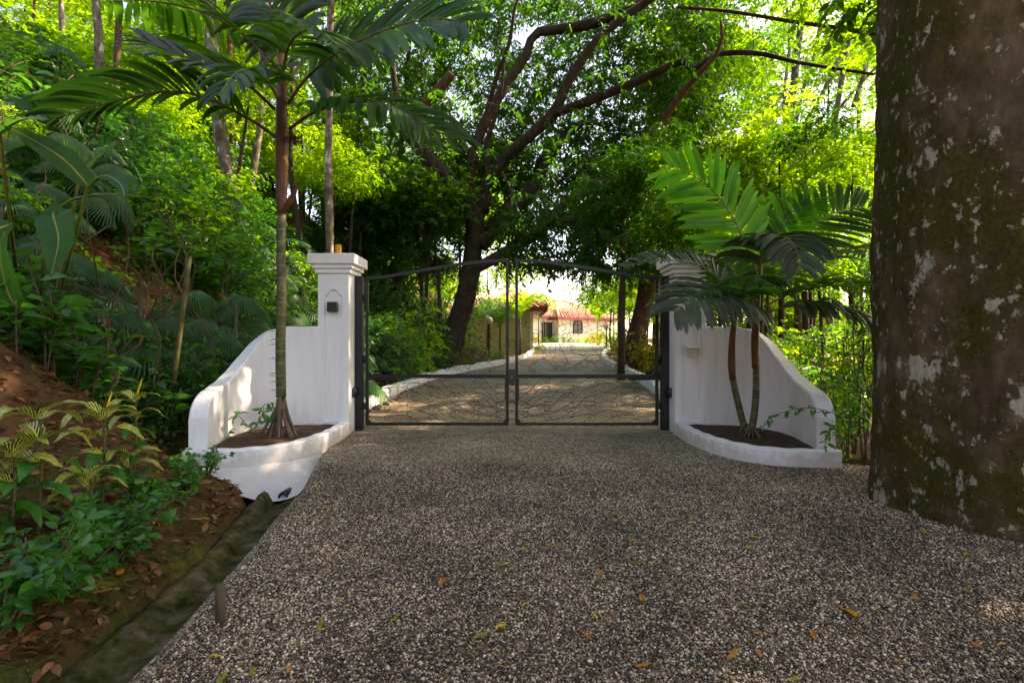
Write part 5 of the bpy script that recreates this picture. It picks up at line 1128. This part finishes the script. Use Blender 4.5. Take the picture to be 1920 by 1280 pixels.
for k in range(2):
    V, F, U = blade([(0,0,0),(0,.07,.02),(0,.15,.0),(0,.21,-.06)], .075, 10, UP, .22, .004, k); mb = MB(); mb.add(V, F, .4+.3*k); GL.append(mb.mesh('leaf', LF['glossy'], True))
for i, (px, py, h, s, lb) in enumerate(((70,1010,.62,1.15,'yellow-veined variegated plant with the largest pale striped leaves on the bank'),(190,960,.55,1.1,'yellow-veined variegated plant with a yellow flower spike on the bank'),(250,900,.55,.9,'yellow-veined variegated plant near the planter end of the bank'),(165,1000,.30,.9,'short variegated plant with mostly green lower leaves on the bank'),(20,1010,.40,1.1,'variegated plant at the outer end of the bank row'),(240,960,.34,.9,'short variegated plant beside the low glossy shrubs'))):
    l = on_bank(px, py); gg = np.random.default_rng(800+i); t = empty('variegated_plant', l); tag(t, lb, 'plant', 'variegated plants on the bank')
    mb = MB(); mb.tube(smooth_path([(0,0,-.05),(.02,0,h*.5),(0,.02,h)], 8), np.linspace(.009, .006, 8), 6); mb.build('stem', MT['stem'], t, True)
    if i in (1, 2): mb = MB(); mb.tube([(0,.02,h), (.02,.02,h+.08), (.05,.02,h+.17)], [.005,.007,.003], 6); mb.build('flower_spike', MT['f_yellow'], t, True)
    for lv in range(5):
        z = h*(1-.19*lv)
        for k in range(4 if lv == 0 else 3):
            a = k*6.283/(4 if lv == 0 else 3)+lv*.8+gg.uniform(-.3, .3); var = lv < 2 or (lv == 2 and k == 0)
            link('leaf', (VL if var else GL)[k % (3 if var else 2)], t, (.01*math.cos(a), .01*math.sin(a), z), (gg.uniform(-.1, .55)-.12*lv, gg.uniform(-.2, .2), a), (s*(1-.04*lv),)*3)
# large banana-like leaves at the edge of the wood
t = empty('banana_plant', on_bank(60, 640)); o2 = np.array(t.location); tag(t, 'large banana-leaved plant with dark blue-green paddles on the slope', 'plant')
for k, (l, wd, nm) in enumerate(((([(165,348,4.6),(120,300,4.5),(60,262,4.4),(5,235,4.3)]), .34, (.1,-.75,.6)), ([(165,350,4.6),(195,330,4.5),(225,345,4.35),(235,372,4.2)], .22, (.2,-.6,.7)), ([(130,420,4.7),(100,400,4.6),(110,450,4.4),(95,520,4.3)], .42, (.3,-.9,.2)), ([(20,420,4.6),(-20,440,4.5),(-50,500,4.4),(-60,600,4.3)], .45, (.4,-.9,.2)), ([(90,400,5.0),(150,370,4.9),(220,365,4.8),(290,372,4.7)], .12, (0,-.5,.9)), ([(150,330,5.0),(190,290,5.0),(230,262,5.0)], .20, (0,-.6,.7)), ([(0,250,4.4),(40,225,4.3),(90,225,4.1)], .26, (0,-.5,.8)), ([(60,600,4.6),(20,560,4.4),(0,480,4.3),(10,430,4.3)], .3, (.3,-.9,.2)))):
    V, F, U = blade(px_path(l)-o2, wd*.66, 16, np.array(nm), .16, .012, k); mb = MB(); mb.add(V, F, .2+.09*k); o = mb.build('leaf', LF['banana'], t, True)
    m2 = MB(); q = smooth_path(px_path(l)-o2, 14); m2.tube(np.vstack([np.array((q[0][0]*.3, q[0][1]*.3, -.1)), q]), np.linspace(.014, .003, 15), 6); m2.build('midrib', MT['petiole'], o, True)
# explicit fan palms close behind the left wall
for i, (px, d, z, s) in enumerate(((455,8.6,None,1.2),(500,8.0,None,1.1),(560,8.4,None,1.15),(610,9.0,None,1.1),(395,8.2,None,1.0),(330,7.2,None,1.0),(250,6.4,None,1.0),(150,6.6,None,1.1),(660,10,None,1.0),(60,6.0,None,1.0),(690,13,None,1.0))):
    x = (px-960)/960*d; fan_palm((x, d, gz(x, d)-.02), s, i, ('fan palm with pleated split leaves just behind the white walls' if px > 380 else 'fan palm with pleated split leaves by the wire fence'), 'fan palms close behind the walls', seed=40+i)
x, d = (390-960)/960*6.6, 6.6; spec_place(STRAP['under'], 'strap_leaf_plant', (x, d, gz(x, d)+.35), 0, 1.0, 'green dracaena-like rosette behind the end of the wing wall', 'plant', None)
for i, (px, d) in enumerate(((440,7.6),(455,7.9))):
    x = (px-960)/960*d; spec_place(STRAP['red'], 'red_cordyline', (x, d, gz(x, d)-.02), i, .7, 'pink-red cordyline plant behind the wing wall', 'plant', 'red cordylines')
for i, (px, d) in enumerate(((30,4.3),(85,4.5),(140,4.9),(200,5.2),(60,5.0),(0,4.8),(260,5.6),(310,5.8),(400,6.3),(420,5.9))):
    x = (px-960)/960*d; spec_place(BROAD[i % 5], 'broadleaf_plant', (x, d, gz(x, d)-.02), i*1.3, .8, 'broad-leaved bright green plant at the top edge of the soil bank', 'plant', 'broad-leaved plants edging the bank')
# seedling in the planter and vine by the stilt roots
gg = np.random.default_rng(15); l = np.array((-2.95, 5.85, .14)); t = empty('planter_seedling', l); tag(t, 'small leafy vine beside the stilt roots in the planter', 'plant')
c = np.array([(0,0,.1),(.05,0,.2),(.1,0,.28),(-.08,0,.16),(-.2,0,.3),(.08,0,.35),(.14,0,.4)]); mb = MB(); mb.tube(c[[0,1,2,5,6]], .004, 5); mb.tube(c[[0,3,4]], .003, 5); mb.build('stem', MT['stem'], t, True)
V, F, tt = twig_leaves(np.repeat(c, 2, 0), nz(gg.normal(0, 1, (14, 3))), 3, .08, .11, .45, T8, gg, .2, .5); link('foliage', mesh('foliage', V, F, LF['glossy'], tint=tt), t)
# wire fence along the top of the bank
t = empty('wire_fence', (0, 0, 0)); tag(t, 'dark diamond wire fence half lost in the slope plants', 'fence')
fp = [np.array((-6.6,4.2)), np.array((-5.2,5.2)), np.array((-4.5,6.2)), np.array((-4.1,7.6))]
mb = MB()
for a, b in zip(fp[:-1], fp[1:]):
    n = int(np.linalg.norm(b-a)/.075); h = 1.35
    for i in range(-18, n):
        for sgn in (1, -1):
            pts = []
            for u in np.linspace(0, 1, 7):
                s_ = (i+18*u if sgn > 0 else i+18-18*u)/n
                if 0 <= s_ <= 1: q = a+(b-a)*s_; pts.append((q[0], q[1], gz(q[0], q[1])+.05+h*u))
            if len(pts) > 1: mb.tube(pts, .0022, 3, cap=False)
mb.build('wire_mesh', MT['wire'], t)
for q in fp: m2 = MB(); m2.tube([(q[0], q[1], gz(*q)-.2), (q[0], q[1], gz(*q)+1.5)], .022, 8); m2.build('post', MT['wood'], t, True)
q = P(345, 560, 6.0); m2 = MB(); m2.tube(smooth_path([(P(325,720,6.0)), P(340,600,6.0), P(355,480,6.0)], 10), .03, 8); tag(m2.build('bamboo_pole', MT['stem'], smooth=True), 'leaning yellow-green bamboo pole standing behind the bank', 'pole')

# ------------------------------------------------------------------ fallen leaves
FLM = {}
for c_ in ('f_yellow', 'f_orange', 'f_brown', 'f_olive', 'f_tan'):
    FLM[c_] = []
    for k in range(3):
        gg = np.random.default_rng(k); V, F, U = blade([(-.05,0,0),(-.02,.004,.006+.004*k),(.02,-.003,.004),(.055,0,.006+.006*k)],   .019+.008*k, 9, UP, .35*(1 if k != 1 else -.5), .002, k); mb = MB(); mb.add(V, F); FLM[c_].append(mb.mesh('fallen_leaf', MT[c_], True))
WORD = {'f_yellow': 'yellow', 'f_orange': 'orange', 'f_brown': 'dark brown', 'f_olive': 'olive green', 'f_tan': 'tan'}
g = np.random.default_rng(19); cols = ['f_yellow', 'f_orange', 'f_brown', 'f_olive', 'f_brown', 'f_tan', 'f_olive', 'f_orange']
def fall(x, y, z, c_, s, where, grp):
    o = link('fallen_leaf', FLM[c_][int(g.integers(3))], None, (x, y, z), (g.normal(0, .12), g.normal(0, .12), g.uniform(0, 6.28)), (s, s, s)); tag(o, WORD[c_]+' fallen leaf lying on '+where, 'leaf', grp)
k = 0
while k < 170:
    d = 1.7*(7/1.7)**(g.random()**.75); px = g.uniform(150, 1900); x = (px-960)/960*d
    if x < float(interp(d, XL))+.12 or x > float(interp(d, XR))-.2 or math.hypot(x-TRUNK[0], d-TRUNK[1]) < .95 or (d > 5.0 and abs(x) > 2.1): continue
    fall(x, d, float(gravel_z(x, d))+.013, cols[k % 8], g.uniform(.35, .8), 'the gravel before the gate', 'leaves on the gravel before the gate'); k += 1
fall((1064-960)/960*5.45, 5.45, .02, 'f_yellow', 1.5, 'the gravel right before the gate', None)
k = 0
while k < 90:
    d = 7.4*(20/7.4)**g.random(); x = g.uniform(float(interp(d, XL))+.1, float(interp(d, XR))-.1)
    fall(x, d, float(gravel_z(x, d))+.008, cols[(k*3) % 8], g.uniform(.8, 1.4), 'the drive behind the gate', 'leaves on the drive behind the gate'); k += 1
for k in range(10): fall(g.uniform(-2, 2), g.uniform(6.95, 7.3), .028, cols[k % 8], g.uniform(.8, 1.2), 'the concrete gate sill', 'leaves on the gate sill')
k = 0
while k < 46:
    px, py = g.uniform(0, 500), g.uniform(800, 1250); q = on_bank(px, py)
    if q[0] > float(interp(q[1], GX))-.2 or q[1] > 4.9: continue
    fall(q[0], q[1], q[2]+.02, ('f_orange', 'f_brown', 'f_tan', 'f_brown')[k % 4], g.uniform(.6, 1.3), 'the soil bank above the gutter', 'leaves on the soil bank'); k += 1
gg = np.random.default_rng(23); m = 2600; d = 1.6*(7/1.6)**gg.random(m); x = gg.uniform(-1, 1, m)*d*1.05; kk = (x > interp(d, XL)+.03) & (x < np.minimum(interp(d, XR)-.1, 5)) & ~((d > 5) & (np.abs(x) > 2.1)) & (np.hypot(x-TRUNK[0], d-TRUNK[1]) > .85)
kk &= (np.sin(x*1.9+1)*np.sin(d*1.3)+gg.normal(0, .6, m)) > -.1; x, d = x[kk], d[kk]; m = len(x); a = gg.uniform(0, 6.28, m)
V, F, k_ = leaves(np.stack([x, d, gravel_z(x, d)+.011], 1), nz(np.stack([np.cos(a), np.sin(a), gg.normal(0, .12, m)], 1)), nz(UP+gg.normal(0, .3, (m, 3))), gg.uniform(.012, .05, m), gg.uniform(.004, .014, m), T4)
tag(link('leaf_debris', mesh('leaf_debris', V, F, LF['litter'], tint=np.repeat(gg.random(m), k_))), 'tiny dry leaf bits and twigs strewn over the gravel', 'leaf debris', kind='stuff')
print('done', sum(len(m.polygons) for m in bpy.data.meshes))
